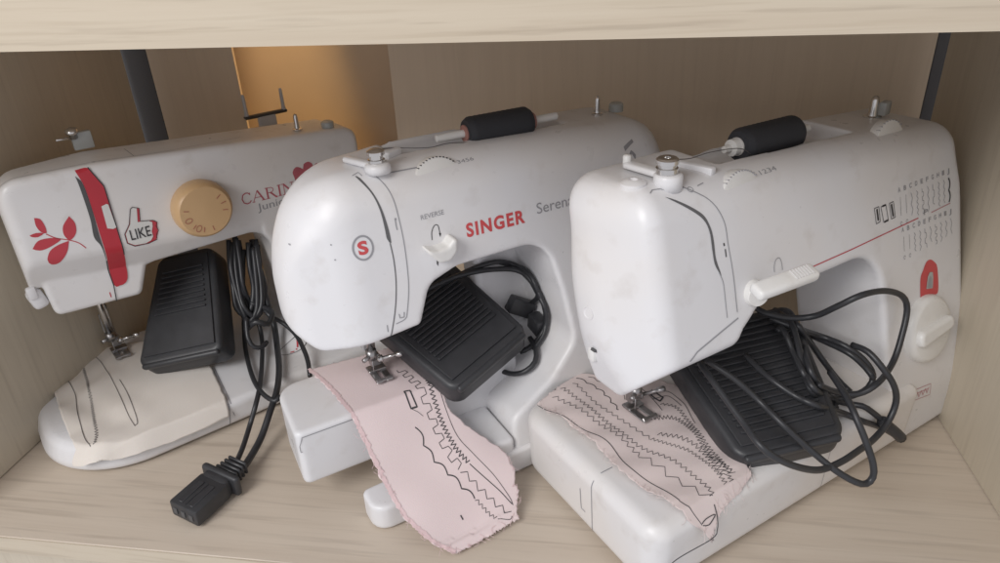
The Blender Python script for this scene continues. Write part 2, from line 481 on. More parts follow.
# ------------------------------------------------------------------ shelf unit (floor z=0, front edge y=0, left side x=0)
W, H, D = .85, .3829, .3933
su = thing('shelf_unit', 'pale ash wood laminate shelf compartment holding the three sewing machines', 'shelf', (W/2, 0, -.018))
def board(name, lo, hi, mat, bev=.0008):
    lo, hi = A(lo), A(hi); off = A([W/2, 0, -.018])
    return box(name, (lo+hi)/2-off, hi-lo, mat, su, None, bev, 1)
fl = board('bottom_shelf', (-.02, .0008, -.018), (W+.02, .4125, 0), MT['shelf'])
board('edge_band', (-.02, -.0004, -.018), (W+.02, .0006, -.0003), MT['front'], 0).parent = fl
for o in COL.objects:
    if o.name == 'edge_band': o.location = (0, 0, 0)
tb = board('top_shelf', (-.02, .0008, H), (W+.02, .4125, H+.036), MT['shelf'])
board('edge_band', (-.02, -.0004, H+.0003), (W+.02, .0006, H+.036), MT['front'], 0).parent = tb
board('side_panel', (-.02, .001, .0005), (0, D, H-.0005), MT['side'])
board('side_panel', (W, .001, .0005), (W+.02, D, H-.0005), MT['side'])
board('plinth_panel', (-.02, .012, -.25), (W+.02, .03, -.0185), MT['side'])
# back board: a sheet with a gap on the left and an opening through which the lit wall shows
bm = bmesh.new(); off = Vector((W/2, 0, -.018))
for lo, hi in (((.0165, .4135, -.05), (.1205, .4175, .42)), ((.3000, .4135, -.05), (.8475, .4175, .42)), ((.1205, .4135, -.05), (.3000, .4175, .16))):
    lo, hi = Vector(lo), Vector(hi); box_into(bm, (lo+hi)/2-off, hi-lo)
link('back_panel', bm_mesh(bm), MT['back'], su)
board('gap_shade_strip', (-.018, .4136, -.03), (.0160, .420, .42), MT['void'])  # dark strip painted as the shade in the gap beside the back board
board('gap_shade_strip', (.8480, .4136, -.03), (.868, .420, .42), MT['void'])  # same shade strip for the gap on the right
wl = box('wall', (W/2, .462, .3), (2.2, .02, 1.2), MT['wall']); wl['kind'] = 'structure'
wl['label'] = 'ochre painted wall behind the shelf unit'; wl['category'] = 'wall'

# ------------------------------------------------------------------ shared machine parts
def presser_foot(root, u, v, z, ztop, lever=True, mat='chrome'):
    """needle bar, presser bar, ankle, two-toed sole, clamp screw and needle"""
    c = MT[mat]
    fo = link('presser_foot', mesh_of(*merge([lathe_VF([(.0026, 0), (.0026, ztop-z-.016)], (u, v+.006, z+.016), (0, 0, 1), 14)])), c, root)
    bm = bmesh.new()
    box_into(bm, (u, v+.005, z+.0125), (.009, .008, .011), None, .001, 1)
    box_into(bm, (u-.0045, v-.005, z+.0022), (.006, .026, .0016), None, .0006, 1)
    box_into(bm, (u+.0045, v-.005, z+.0022), (.006, .026, .0016), None, .0006, 1)
    box_into(bm, (u, v+.004, z+.0036), (.016, .010, .0022), None, .0006, 1)
    box_into(bm, (u, v-.0165, z+.0038), (.0145, .003, .0016), Matrix.Rotation(math.radians(30), 3, 'X'), .0004, 1)
    link('sole', bm_mesh(bm, True, 30), MT['steel'], fo)
    V, F = merge([lathe_VF([(.0034, 0), (.0034, .004), (.0016, .0045), (.0016, .016), (.0027, .0165), (.0027, .022), (.0012, .023)], (u+.002, v+.001, z+.0135), (.86, -.45, .22), 14)])
    link('clamp_screw', mesh_of(V, F), c, fo)
    V, F = lathe_VF([(.0032, 0), (.0032, ztop-z-.024), ], (u-.0045, v-.0035, z+.024), (0, 0, 1), 14)
    nb = link('needle_bar', mesh_of(V, F), c, root)
    V, F = merge([lathe_VF([(.0046, 0), (.0046, .009)], (u-.0045, v-.0035, z+.019), (0, 0, 1), 14), lathe_VF([(.002, 0), (.002, .011)], (u-.0045, v-.0035, z+.023), (-.8, -.5, 0), 10)])
    link('needle_clamp', mesh_of(V, F), MT['steel'], nb)
    V, F = lathe_VF([(.0002, 0), (.0006, .004), (.0006, .017)], (u-.0045, v-.0035, z+.003), (0, 0, 1), 8)
    link('needle', mesh_of(V, F), MT['steel'], nb)
    if lever:
        bm = bmesh.new(); box_into(bm, (u-.004, v+.016, z+.030), (.006, .012, .022), Matrix.Rotation(math.radians(12), 3, 'X'), .001, 1)
        link('threader_guard', bm_mesh(bm, True, 30), MT['grey'], root)

def pin(root, name, c, h, r, mat, base=None, d=(0, 0, 1), flange=True):
    prof = ([(r*2.2, 0), (r*2.2, .0015), (r*1.25, .0022)] if flange else [(r, 0)])+[(r*1.05, h*.3), (r, h*.8), (r*.8, h*.93), (r*.3, h)]
    return lathe(name, prof, c, d, MT[mat], root, 16)

# ------------------------------------------------------------------ machine one: amber-dialled machine on the left
R1 = thing('sewing_machine', 'white sewing machine with a round amber dial, red slot strip and red leaf print', 'sewing machine', (0.1141, 0.0858, 0), math.radians(46.963), 'sewing machines standing aslant on the shelf')
p1_up = Tab([(-.021, .260, .022), (.06, .2595, .05), (.312, .241, .018), (.316, .02, .004), (.20, .02, .004), (.2015, .0585, .02), (.195, .157, .022), (.084, .152, .004), (.078, .150, .003), (-.021, .157, .004)])
pl1_up = Tab([(-.021, .075, .012), (-.021, .12, .05), (.05, .155, .05), (.316, .162, .02), (.316, .075, .012)])
p1_lo = Tab([(-.013, .20), (-.0075, .127, .007), (.066, .123, .006), (.083, .165, .004), (.083, .2)])
pl1_lo = Tab([(-.013, .088, .008), (-.013, .150, .02), (.083, .160, .01), (.083, .088, .008)])
def m1_body(x, y, z):
    t = np.clip((y-.10)/.03, 0, 1); up = rint(p1_up(x, z), pl1_up(x, y), .006+.026*t)
    zc = .185-.11*np.clip(x, -.02, .2)
    cut = (-(y-.075)*.862-(z-zc)*.507); cut = np.where(x > .19, np.minimum(cut, -.0+(.19-x)), cut)
    up = rint(up, np.maximum(cut, -.05), .0025)
    lo = rint(p1_lo(x, z), pl1_lo(x, y), .004)
    return np.minimum(up, lo)
sdf_obj('body', m1_body, (-.04, .055, .01), (.33, .19, .285), .0022, MT['white_warm'], R1)
pl1_bed = Tab([(-.057, -.004, .080), (-.054, .207, .022), (.318, .205, .01), (.318, -.004, .01)], 14)
pc1_bed = Tab([(.19, .0), (.2015, .07, .01), (.31, .07, .01), (.316, 0)])
def m1_bed(x, y, z):
    base = rint(pl1_bed(x, y)+.35*np.maximum(z-.012, 0)*(x < .02)*np.clip((.02-x)/.04, 0, 1), slab(z, .002, .0285), .007)
    col = rint(pc1_bed(x, z), slab(y, .05, .18), .008)
    return runion(base, col, .028)
sdf_obj('bed', m1_bed, (-.075, -.02, -.005), (.335, .22, .085), .0022, MT['white_cool'], R1)
for nm, pts, w, mt in (
    ('bed_seam', [(0.1042, 0.0681), (0.0994, 0.0274), (0.0954, -0.0062)], .0008, 'greyink'),):
    decal(nm, m1_bed, ribbon2d([(p[0]+.003, p[1]) for p in pts], w), 'top', MT[mt], R1)
decal('bed_seam', m1_bed, ribbon2d([(0.0967, 0.0267), (0.0914, -0.0036)], .0009), 'front', MT['greyink'], R1)
# red strip with black take-up slot
decal('thread_slot', m1_body, poly2d(smooth2d([(0.0414, 0.2531), (0.0453, 0.2449), (0.0459, 0.2244), (0.0449, 0.1978), (0.0447, 0.17), (0.0434, 0.1865), (0.0404, 0.1963), (0.0421, 0.2141), (0.0421, 0.242)], .002, True)), 'front', MT['dark'], R1, .0004)
decal('slot_strip', m1_body, poly2d(smooth2d([(0.0426, 0.2573), (0.0527, 0.257), (0.0561, 0.2494), (0.0601, 0.2373), (0.0606, 0.2183), (0.0596, 0.1903), (0.06, 0.1659), (0.0586, 0.1476), (0.0549, 0.1404), (0.0493, 0.1393), (0.0447, 0.1416), (0.0453, 0.1658), (0.0455, 0.1938), (0.0459, 0.2215), (0.0456, 0.243)], .002, True)), 'front', MT['red'], R1, .0008)
decal('seam', m1_body, ribbon2d([(0.0529, 0.2574), (0.0605, 0.2391), (0.0602, 0.2049), (0.0599, 0.1721)], .0009), 'front', MT['ink'], R1, .0010)
decal('seam', m1_body, ribbon2d([(0.0447, 0.17), (0.0442, 0.1558), (0.0445, 0.1411), (0.0427, 0.1247)], .0009), 'front', MT['ink'], R1, .0010)
decal('tension_window', m1_body, poly2d([(0.0534, 0.2223), (0.0578, 0.2234), (0.0592, 0.2225), (0.0598, 0.2002), (0.0571, 0.1995), (0.0526, 0.2014)]), 'front', MT['sticker'], R1, .0013)
decal('thread_mark', m1_body, ribbon2d([(0.0395, 0.1355), (0.0394, 0.1302)], .0009), 'front', MT['redink'], R1)
# leaf print
def leafshape(pts): return poly2d(smooth2d(pts, .002, True))
vf = merge([leafshape([(0.0021, 0.2258), (0.006, 0.2238), (0.0076, 0.2168), (0.0069, 0.2105), (0.0033, 0.2126), (0.0014, 0.2187)]), leafshape([(-0.0055, 0.212), (-0.0004, 0.2128), (0.0051, 0.2111), (0, 0.2089), (-0.0042, 0.2102)]),
    leafshape([(0.0272, 0.2203), (0.0298, 0.213), (0.028, 0.204), (0.0219, 0.1992), (0.0188, 0.205), (0.0204, 0.213)]), leafshape([(-0.007, 0.1999), (-0.0011, 0.2055), (0.0081, 0.2055), (0.0156, 0.2021), (0.0057, 0.1977), (-0.0022, 0.1969)]),
    leafshape([(0.021, 0.199), (0.0166, 0.1893), (0.0087, 0.1813), (0.0024, 0.1814), (0.0006, 0.1869), (0.0047, 0.1942), (0.0119, 0.1976)]), ribbon2d(smooth2d([(0.0063, 0.2098), (0.0123, 0.2041), (0.0211, 0.1995), (0.0277, 0.1945), (0.0316, 0.1884)]), .0008)])
decal('leaf_print', m1_body, vf, 'front', MT['redink'], R1)
# thumbs-up sticker
decal('sticker', m1_body, poly2d([(0.0752, 0.2132), (0.0773, 0.2146), (0.0827, 0.2121), (0.0804, 0.1999), (0.0913, 0.1977), (0.0941, 0.1949), (0.0923, 0.1842), (0.0889, 0.1781), (0.0824, 0.1771), (0.0702, 0.1779), (0.0645, 0.1828), (0.0647, 0.1917), (0.0708, 0.1998)]), 'front', MT['redink'], R1, .0003)
decal('sticker', m1_body, poly2d([(0.0752, 0.2132), (0.0773, 0.2146), (0.0807, 0.2127), (0.0781, 0.1996), (0.087, 0.1985), (0.09, 0.1961), (0.0894, 0.1922), (0.0874, 0.1878), (0.0874, 0.1827), (0.0848, 0.1794), (0.0799, 0.1779), (0.0704, 0.1788), (0.0654, 0.183), (0.0655, 0.1915), (0.0716, 0.1996)]), 'front', MT['sticker'], R1, .0006)
decal('sticker_outline', m1_body, ribbon2d([(0.0752, 0.2132), (0.0773, 0.2146), (0.0827, 0.2121), (0.0804, 0.1999), (0.0913, 0.1977), (0.0941, 0.1949), (0.0923, 0.1914), (0.0934, 0.1869), (0.0908, 0.1837), (0.09, 0.1788), (0.0824, 0.1771), (0.0702, 0.1779), (0.0645, 0.1828), (0.0647, 0.1917), (0.0708, 0.1998), (0.0752, 0.2132)], .0006), 'front', MT['ink'], R1, .0009)
b = [(0.0688, 0.1844), (0.0864, 0.184)]
decal('sticker_lettering', m1_body, place_text('LIKE', b[0], b[1], .0098, bold=.004), 'front', MT['ink'], R1, .0011)
# amber pattern dial
dc = A([(0.1328, 0.058, 0.1992)][0])
dial = lathe('pattern_dial', [(.0268, .0), (.0275, .004), (.0272, .012), (.0255, .0165), (.0235, .0182), (0.0, .0186)], (dc[0]+.002, .0752, dc[2]), (0, -1, 0), MT['dialcol'], R1, 48)
parts = []
for i, a in enumerate([165, 196, 236, 222, 252, 280, 38, 14, -10]):
    t = math.radians(a); r0, r1 = (.0155, .0205)
    ca, sa = math.cos(t), math.sin(t)
    if i in (1, 2): q = circle2d((r0*1.15*ca, r0*1.15*sa), .0033, .0022, 12, t)+[A([0, 0])]; q[-1] = q[0]; parts.append(ribbon2d(q, .0006, .001))
    else: parts.append(ribbon2d([(r0*ca, r0*sa), (r1*ca, r1*sa)], .0007, .001))
V, F = merge(parts)
link('dial_marks', mesh_of([(dc[0]+.002+v[0], .0752-.0187, dc[2]+v[1]) for v in V], F, False), MT['dialink'], dial)
# printed name (drawn as serif letters) and flower print
def serif(s, p0, p1, hgt):
    G = {'C': [([(.62, .80), (.5, .97), (.34, 1), (.14, .86), (.05, .5), (.14, .14), (.34, 0), (.52, .04), (.64, .22)], 0), ([(.62, .97), (.62, .74)], 1)],
         'A': [([(.0, .0), (.36, 1)], 1), ([(.36, 1), (.74, 0)], 2), ([(.14, .36), (.58, .36)], 1), ([(-.08, 0), (.12, 0)], 1), ([(.58, 0), (.88, 0)], 1)],
         'R': [([(.12, 0), (.12, 1)], 2), ([(.12, .98), (.42, .98), (.56, .86), (.56, .66), (.42, .53), (.12, .52)], 1), ([(.34, .53), (.70, .0), (.8, 0)], 2), ([(-.02, 0), (.28, 0)], 1), ([(-.02, 1), (.2, 1)], 1)],
         'I': [([(.14, 0), (.14, 1)], 2), ([(0, 0), (.28, 0)], 1), ([(0, 1), (.28, 1)], 1)],
         'N': [([(.1, 0), (.1, 1)], 1), ([(.1, 1), (.70, 0)], 2), ([(.70, 0), (.70, 1)], 1), ([(-.04, 0), (.26, 0)], 1), ([(-.06, 1), (.14, 1)], 1), ([(.56, 1), (.84, 1)], 1)]}
    adv = {'C': .78, 'A': .92, 'R': .86, 'I': .38, 'N': .92}; x = 0; parts = []
    tot = sum(adv[c] for c in s)
    p0, p1 = A(p0, float), A(p1, float); L = np.linalg.norm(p1-p0); e = (p1-p0)/L; n = A([-e[1], e[0]])
    for ch in s:
        for st, wd in G[ch]:
            q = [p0+e*((x+a)/tot*L)+n*b_*hgt for a, b_ in st]
            parts.append(ribbon2d(q, hgt*(.10, .06, .15)[wd], .0015))
        x += adv[ch]
    return merge(parts)
b = [(0.1748, 0.1893), (0.2452, 0.1882)]
decal('lettering', m1_body, serif('CARINA', b[0], b[1], .0112), 'front', MT['flower'], R1)
b = [(0.1887, 0.1789), (0.2244, 0.1788)]
decal('lettering', m1_body, place_text('Junior', b[0], b[1], .0075), 'front', MT['greyink'], R1)
decal('flower_print', m1_body, poly2d(smooth2d([(0.2328, 0.2029), (0.2319, 0.2096), (0.236, 0.2139), (0.2407, 0.2123), (0.2436, 0.21), (0.245, 0.215), (0.2503, 0.2164), (0.2543, 0.2133), (0.2548, 0.2099), (0.2587, 0.2128), (0.2634, 0.21), (0.2643, 0.2054), (0.2685, 0.2028), (0.2576, 0.1933), (0.2435, 0.1914), (0.2341, 0.1949)], .002, True)), 'front', MT['flower'], R1)
# oval sticker on the bed
oc = A([(0.1843, 0.044)][0])
vf = merge([ring2d(oc, .0155, .0085, .0007, 40, -.15)]); decal('oval_sticker', m1_bed, vf, 'top', MT['ink'], R1, .0005)
vf = merge([ribbon2d([oc+A([.004, -.0042]), oc+A([.0085, .0042])], .0018), ribbon2d([oc+A([.0015, -.0058]), oc+A([.0028, -.0052])], .0018), ribbon2d([oc+A([-.005, -.005]), oc+A([-.001, -.0065])], .0014)])
decal('oval_sticker', m1_bed, vf, 'top', MT['redink'], R1, .0005)
# head lever, guides and pins
bm = bmesh.new(); box_into(bm, (-.0165, .096, .147), (.013, .012, .019), Matrix.Rotation(math.radians(-14), 3, 'Y'), .004, 3); box_into(bm, (-.019, .091, .155), (.008, .006, .012), None, .002, 2)
link('threader_lever', bm_mesh(bm, True, 40), MT['white'], R1)
tg = box('thread_guide', (.062, .128, .2695), (.017, .006, .016), MT['clear'], R1, None, .0012, 2)
V, F = merge([lathe_VF([(.0035, 0), (.0035, .004), (.0055, .005), (.0055, .008), (.002, .010)], (.056, .126, .273), (-.1, -.2, 1), 14), lathe_VF([(.0012, 0), (.0012, .012)], (.052, .122, .2745), (-1, -.3, .1), 8)])
link('guide_screw', mesh_of(V, F), MT['chrome'], tg)
sp = box('spool_holder', (.246, .158, .2525), (.048, .007, .0035), MT['black'], R1, Matrix.Rotation(.02, 3, 'Z'), .001, 1)
box('bracket', (.246, .157, .242), (.02, .005, .02), MT['grey'], sp, None, .001, 1)
for du in (-.021, .021):
    lathe('spool_pin', [(.0026, 0), (.0020, .005), (.0017, .021), (.001, .023)], (.246+du, .158, .254), (0, 0, 1), MT['grey'], sp, 12)
pin(R1, 'bobbin_winder', (.252, .092, .2462), .017, .0022, 'chrome')
lathe('winder_stop', [(.0065, 0), (.0065, .006), (.004, .0075)], (.284, .088, .243), (0, 0, 1), MT['clear'], R1, 20)
for pts in ([(-0.0129, 0.0603), (0.0169, 0.0708), (0.0565, 0.0748)], [(0.0571, 0.078), (0.1139, 0.0778), (0.1944, 0.0971)], [(0.0916, 0.1149), (0.0923, 0.0753), (0.102, 0.0734)]):
    pts = [(p[0], max(p[1], .083)) for p in pts]
    decal('lid_seam', m1_body, ribbon2d(pts, .0007), 'top', MT['greyink'], R1)
fp = [(0.0385, 0.1623)][0]
presser_foot(R1, fp[0], fp[1], .0325, .135)

# ------------------------------------------------------------------ machine two: middle
R2 = thing('sewing_machine', 'white sewing machine in the middle with a red S badge and a half-moon reverse lever', 'sewing machine', (0.37, 0.0382, 0), math.radians(38.377), 'sewing machines standing aslant on the shelf')
p2 = Tab([(-.030, .242, .05), (.010, .279, .06), (.13, .279, .05), (.22, .276, .06), (.319, .273, .038), (.322, .003, .004), (.127, .003, .003), (.1265, .052, .014), (.17, .076, .03), (.197, .104, .02), (.190, .150, .05), (.178, .199, .028), (.098, .198, .02), (.073, .190, .016), (.061, .161, .005), (-.014, .1545, .012), (-.034, .172, .03)])
pl2 = Tab([(.014, 0, .05), (-.032, .026, .035), (-.030, .066, .045), (.05, .085, .04), (.09, .098, .03), (.322, .098, .02), (.322, 0, .02)], 12)
pl2_front = None
pc2 = Tab([(.142, .03), (.146, .17, .03), (.17, .21), (.25, .21), (.25, .03)])
def m2_body(x, y, z):
    w = y-.16*z
    a, b = p2(x, z), pl2(x, w); t = np.clip((z-.20)/.05, 0, 1); d = rint(a, b, .004+.022*t*t*(3-2*t))
    d = np.minimum(d, rint(pc2(x, z), slab(w, .072, .1015), .006))
    rec = rint(np.maximum(np.maximum(.262-z, slab(x, .075, .235)), 0*z), slab(w, .034, .088), .004)
    d = -rint(-d, rec*1.0+0, .002) if False else np.maximum(d, -rec)
    return d
sdf_obj('body', m2_body, (-.050, -.015, -.004), (.34, .16, .3), .0022, MT['white'], R2)
pl2_base = Tab([(-.006, 0, .014), (-.006, .03, .006), (.05, .032, .004), (.06, .12, .01), (.30, .12, .01), (.30, .001, .004)])
def m2_base(x, y, z):
    return rint(pl2_base(x, y), slab(z, .001, .0245), .003)
sdf_obj('base_plate', m2_base, (-.02, -.012, -.006), (.315, .135, .035), .0021, MT['white'], R2)
bm = bmesh.new(); box_into(bm, (.088, .030, .0305), (.074, .054, .018), Matrix.Rotation(math.radians(3), 3, 'X'), .004, 3)
link('bobbin_cover', bm_mesh(bm, True, 40), MT['white_cool'], R2)
decal_f = lambda x, y, z: slab(z, 0, .0479)
box('cover_seam', (.104, .0028, .030), (.0008, .0006, .014), MT['greyink'], R2)
lathe('thumb_hole', [(.008, 0), (.008, .003), (.006, .0032)], (.064, .045, .0395), (0, -.1, 1), MT['dark'], R2, 20)
pl2_arm = Tab([(-.0440, .0535, .006), (-.0405, .128, .02), (.16, .128, .004), (.16, .0535, .004)])
fa = sdf_obj('free_arm', lambda x, y, z: rint(pl2_arm(x, y), slab(z, .029, .0815), .0035), (-.06, .04, .018), (.17, .14, .095), .002, MT['white_cool'], R2)
ff = lambda x, y, z: np.maximum(np.maximum(slab(x, -.0440, .16), slab(y, .0535, .128)), slab(z, .029, .0815))
decal('arm_seam', ff, ribbon2d([(-.0395, .0755), (-.039, .0775), (.06, .0775)], .0008), 'front', MT['greyink'], fa)
decal('arm_seam', ff, ribbon2d([(-.0395, .0755), (-.042, .070), (-.042, .064), (-.0407, .064)], .0008), 'front', MT['greyink'], fa)
decal('arm_seam', ff, ribbon2d([(.062, .044), (.066, .06), (.11, .074)], .001), 'left', MT['greyink'], fa)
# face details
decal('thread_slot', m2_body, poly2d(smooth2d([(0.0355, 0.2763), (0.0382, 0.2751), (0.043, 0.2656), (0.0461, 0.2541), (0.0481, 0.2405), (0.0483, 0.2293), (0.0458, 0.2329), (0.0455, 0.2411), (0.0446, 0.253), (0.0416, 0.2659)], .002, True)), 'front', MT['slot'], R2, .0003)
decal('seam', m2_body, ribbon2d(smooth2d([(0.0475, 0.2295), (0.0479, 0.215), (0.0463, 0.1977), (0.0421, 0.1792), (0.0352, 0.1596)]), .0008), 'front', MT['slot'], R2, .0003)
decal('seam', m2_body, ribbon2d(smooth2d([(0.0399, 0.2838), (0.0487, 0.2757), (0.0549, 0.2644), (0.0573, 0.2442), (0.0578, 0.2216), (0.0558, 0.195), (0.051, 0.1749), (0.0484, 0.17), (0.0408, 0.1684)]), .0007), 'front', MT['greyink'], R2, .0003)
vf = ([ribbon2d([(0.0544, 0.2456), (0.0543, 0.2405), (0.0545, 0.2375)], .0008), ribbon2d([(0.0546, 0.2463), (0.0547, 0.2448)], .0014), ribbon2d([(0.0445, 0.1753), (0.0447, 0.172), (0.048, 0.1718), (0.0487, 0.1756)], .0008), ribbon2d([(0.0339, 0.1697), (0.0336, 0.1642)], .0008)])
for q_ in vf: decal('thread_mark', m2_body, q_, 'front', MT['greyink'], R2)
sc_ = [(0.0272, 0.2309)][0]
decal('emblem', m2_body, ring2d(sc_, .0072, .0086, .0014, 40), 'front', MT['greyink'], R2)
decal('emblem', m2_body, place_text('S', (sc_[0]-.0037, sc_[1]-.0044), (sc_[0]+.0037, sc_[1]-.0042), .0088, bold=.04), 'front', MT['coral'], R2)
b = [(0.1088, 0.2189), (0.1609, 0.2184)]
decal('lettering', m2_body, place_text('SINGER', b[0], b[1], .0098, bold=.035, spacing=1.2), 'front', MT['coral'], R2)
b = [(0.1727, 0.2222), (0.2209, 0.2221)]
decal('lettering', m2_body, place_text('Serenade', b[0], b[1], .0085), 'front', MT['greyink'], R2)
b = [(0.074, 0.2403), (0.0928, 0.2405)]
decal('lettering', m2_body, place_text('REVERSE', b[0], b[1], .0035), 'front', MT['greyink'], R2)
vf = merge([ribbon2d(smooth2d([(0.08, 0.2236), (0.0807, 0.2296), (0.0835, 0.2339), (0.0863, 0.2336), (0.0869, 0.2297), (0.087, 0.2258)]), .0006), poly2d([(0.0862, 0.2275), (0.0881, 0.227), (0.0868, 0.2243)])])
decal('reverse_mark', m2_body, vf, 'front', MT['ink'], R2)
for p in ([(0.007, 0.2258)], [(0.0064, 0.2369)], [(-0.0177, 0.2366)]):
    decal('speck', m2_body, poly2d(circle2d(p[0], .0006, .0006, 8)), 'front', MT['greyink'], R2)
# half moon reverse lever
P, g = stick(m2_body, [(0.0837, 0.2157)], 'front', 0.); P = P[0]
rv = rpoly([(-.0125, .0055, .0), (-.011, .0015, .004), (-.003, -.0075, .006), (.006, -.0075, .006), (.0115, -.001, .004), (.0125, .0085, .002), (.009, .0095, .001), (.004, .0045, .004), (-.004, .0035, .004)])
sdf_obj('reverse_lever', lambda x, y, z: rint(sd_poly(x-P[0], z-P[2], rv), slab(y-P[1], -.011, .004), .0025), (P[0]-.016, P[1]-.016, P[2]-.014), (P[0]+.017, P[1]+.007, P[2]+.015), .0009, MT['knob'], R2)
decal('lever_slot', m2_body, poly2d([(0.0811, 0.2078), (0.0827, 0.2074), (0.0815, 0.2029), (0.0806, 0.2048)]), 'front', MT['dark'], R2)
# top: tension dial, slide lever, spool holder
tdp = A([(0.0957, 0.0492, 0.2696)][0][:2])
tz = stick(m2_body, [tdp], 'top', 0.)[0][0][2]
td = lathe('tension_dial', [(.0195, -.0045), (.021, -.004), (.021, .003), (.0205, .004), (.018, .0045), (0, .0045)], (tdp[0], tdp[1]+.003, tz-.0105), (.05, -1, .25), MT['knob'], R2, 48)
V, F = merge([lathe_VF([(.0005, 0), (.0005, .003)], (tdp[0]+.0209*math.sin(a), tdp[1]+.0045-.0035+.0209*math.cos(a)*.25, tz-.0105+.0209*math.cos(a)*.97), (.05, -1, .25), 6) for a in np.linspace(-.75, .75, 12)])
link('dial_marks', mesh_of(V, F), MT['ink'], td)
V, F = merge([ribbon2d([p[:2] for p in [(0.0593, 0.0556, 0.2747), (0.0842, 0.055, 0.2743)]], .0009)])
decal('top_lettering', m2_body, (V, F), 'top', MT['greyink'], R2)
b = [p[:2] for p in [(0.1135, 0.0513, 0.2716), (0.1274, 0.0516, 0.2719)]]
decal('top_lettering', m2_body, place_text('3456', b[0], b[1], .0025), 'top', MT['greyink'], R2)
decal('top_mark', m2_body, ribbon2d([p[:2] for p in [(0.0338, 0.0596, 0.2767), (0.0392, 0.0619, 0.2776), (0.0404, 0.0577, 0.2759)]], .0006), 'top', MT['greyink'], R2)
la = A([(0.0398, 0.085), (0.0507, 0.0564)]); d_ = la[1]-la[0]; an = math.atan2(d_[1], d_[0]); L_ = np.linalg.norm(d_)
bm = bmesh.new(); box_into(bm, (*((la[0]+la[1])/2), .2815), (L_+.004, .008, .0045), Matrix.Rotation(an, 3, 'Z'), .002, 3)
tl = link('thread_guide', bm_mesh(bm, True, 40), MT['white'], R2)
V, F = merge([lathe_VF([(.0095, -.004), (.0095, .001), (.008, .0028), (.0055, .003)], (la[1][0]+.002, la[1][1]+.001, .2805), (0, 0, 1), 24)])
link('guide_boss', mesh_of(V, F), MT['white'], tl)
lathe('pretension_disc', [(.0062, 0), (.0062, .0025), (.005, .003), (.005, .0055), (.0064, .006), (.0064, .0085), (.004, .010), (.0016, .0102)], (la[1][0]+.002, la[1][1]+.002, .2832), (0, 0, 1), MT['chrome'], tl, 24)
b = A([(0.0683, 0.0813), (0.0766, 0.0779)]); box('guide_tab', (*b.mean(0), .281), (.016, .008, .006), MT['white'], R2, Matrix.Rotation(.5, 3, 'Z'), .0015, 2)
s0, s1 = A([.125, .0875, .2825]), A([.216, .0855, .2825])
lathe('spool_pin', [(.0008, -.012), (.0030, -.011), (.0033, 0), (.0033, .1)], s0, s1-s0, MT['knob'], R2, 16)
pin(R2, 'bobbin_winder', tuple([(0.2724, 0.0908)][0])+(.2745,), .017, .0023, 'chrome')
b = [(0.2961, 0.094)][0]
lathe('winder_stop', [(.0065, 0), (.0065, .006), (.005, .0075)], (b[0], b[1], .2735), (0, 0, 1), MT['clear'], R2, 20)
vf = merge([ribbon2d([(0.2648, 0.0423), (0.2757, 0.0452)], .0018), ribbon2d([(0.2664, 0.0391), (0.2712, 0.041), (0.2753, 0.0396)], .001)])
decal('top_mark', m2_body, vf, 'top', MT['greyink'], R2)
cc = [(-0.017, 0.09, 0.1647)][0]
bm = bmesh.new(); box_into(bm, (-.0235, .100, .178), (.005, .008, .011), None, .002, 2)
link('thread_cutter', bm_mesh(bm, True, 40), MT['knob'], R2)
fp = [(0.0418, 0.0934)][0]
presser_foot(R2, fp[0], fp[1], .0845, .170)

# ------------------------------------------------------------------ machine three: right
R3 = thing('sewing_machine', 'white sewing machine on the right with printed stitch chart, coral window and pointed selector knob', 'sewing machine', (0.6263, 0.0362, 0), math.radians(40.186), 'sewing machines standing aslant on the shelf')
def sh3(z): return .13*((z-.05)+np.sqrt((z-.05)**2+.015**2))
p3 = Tab([(-.050, .281, .028), (.03, .278, .05), (.2, .272, .06), (.316, .265, .020), (.3165, .004, .004), (.235, .004, .003), (.205, .066, .014), (.199, .10, .02), (.196, .189, .034), (.062, .188, .02), (.040, .172, .02), (.012, .138, .02), (-.040, .124, .010), (-.056, .18, .06)])
pl3 = Tab([(-.031, 0, .017), (-.057, .05, .08), (-.052, .074, .03), (.04, .085, .03), (.3165, .092, .012), (.3165, 0, .011)], 10)
def m3_body(x, y, z):
    w = y-sh3(z)
    a, b = p3(x, z), pl3(x, w); t = np.clip((z-.20)/.05, 0, 1); d = rint(a, b, .005+.015*t*t*(3-2*t))
    ch = np.where(x < .055, (.1665-.80*w-z)*.78, -.05+0*w*z); d = rint(d, np.maximum(ch, -.05), .003)
    rec = rint(np.maximum(.258-z, slab(x, .055, .205)), slab(w, .026, .083), .003)
    return np.maximum(d, -rec)
sdf_obj('body', m3_body, (-.075, -.02, -.004), (.335, .19, .302), .0022, MT['white'], R3)
pl3_bed = Tab([(-.064, 0, .014), (-.060, .168, .02), (.234, .168, .006), (.234, 0, .003)])
def m3_bed(x, y, z): return rint(pl3_bed(x, y)-.04*np.minimum(z-.06, 0)-.0024, slab(z, .004, .066), .011)
sdf_obj('bed', m3_bed, (-.08, -.015, -.004), (.25, .185, .078), .0022, MT['white_warm'], R3)
decal('bed_seam', m3_bed, ribbon2d([(.0675, .062), (.0675, .05), (.0675, .018), (.0675, .008)], .0008), 'left', MT['greyink'], R3)
decal('bed_seam', m3_bed, ribbon2d([(-.045, .0675), (-.056, .0675)], .0008), 'top', MT['greyink'], R3)
decal('bed_latch', m3_bed, ribbon2d([(.082, .044), (.0815, .030), (.081, .024), (.076, .024)], .0009), 'left', MT['greyink'], R3)
decal('bed_seam', m3_bed, ribbon2d([(.118, .058), (.118, .008)], .0005), 'front', MT['greyink'], R3)
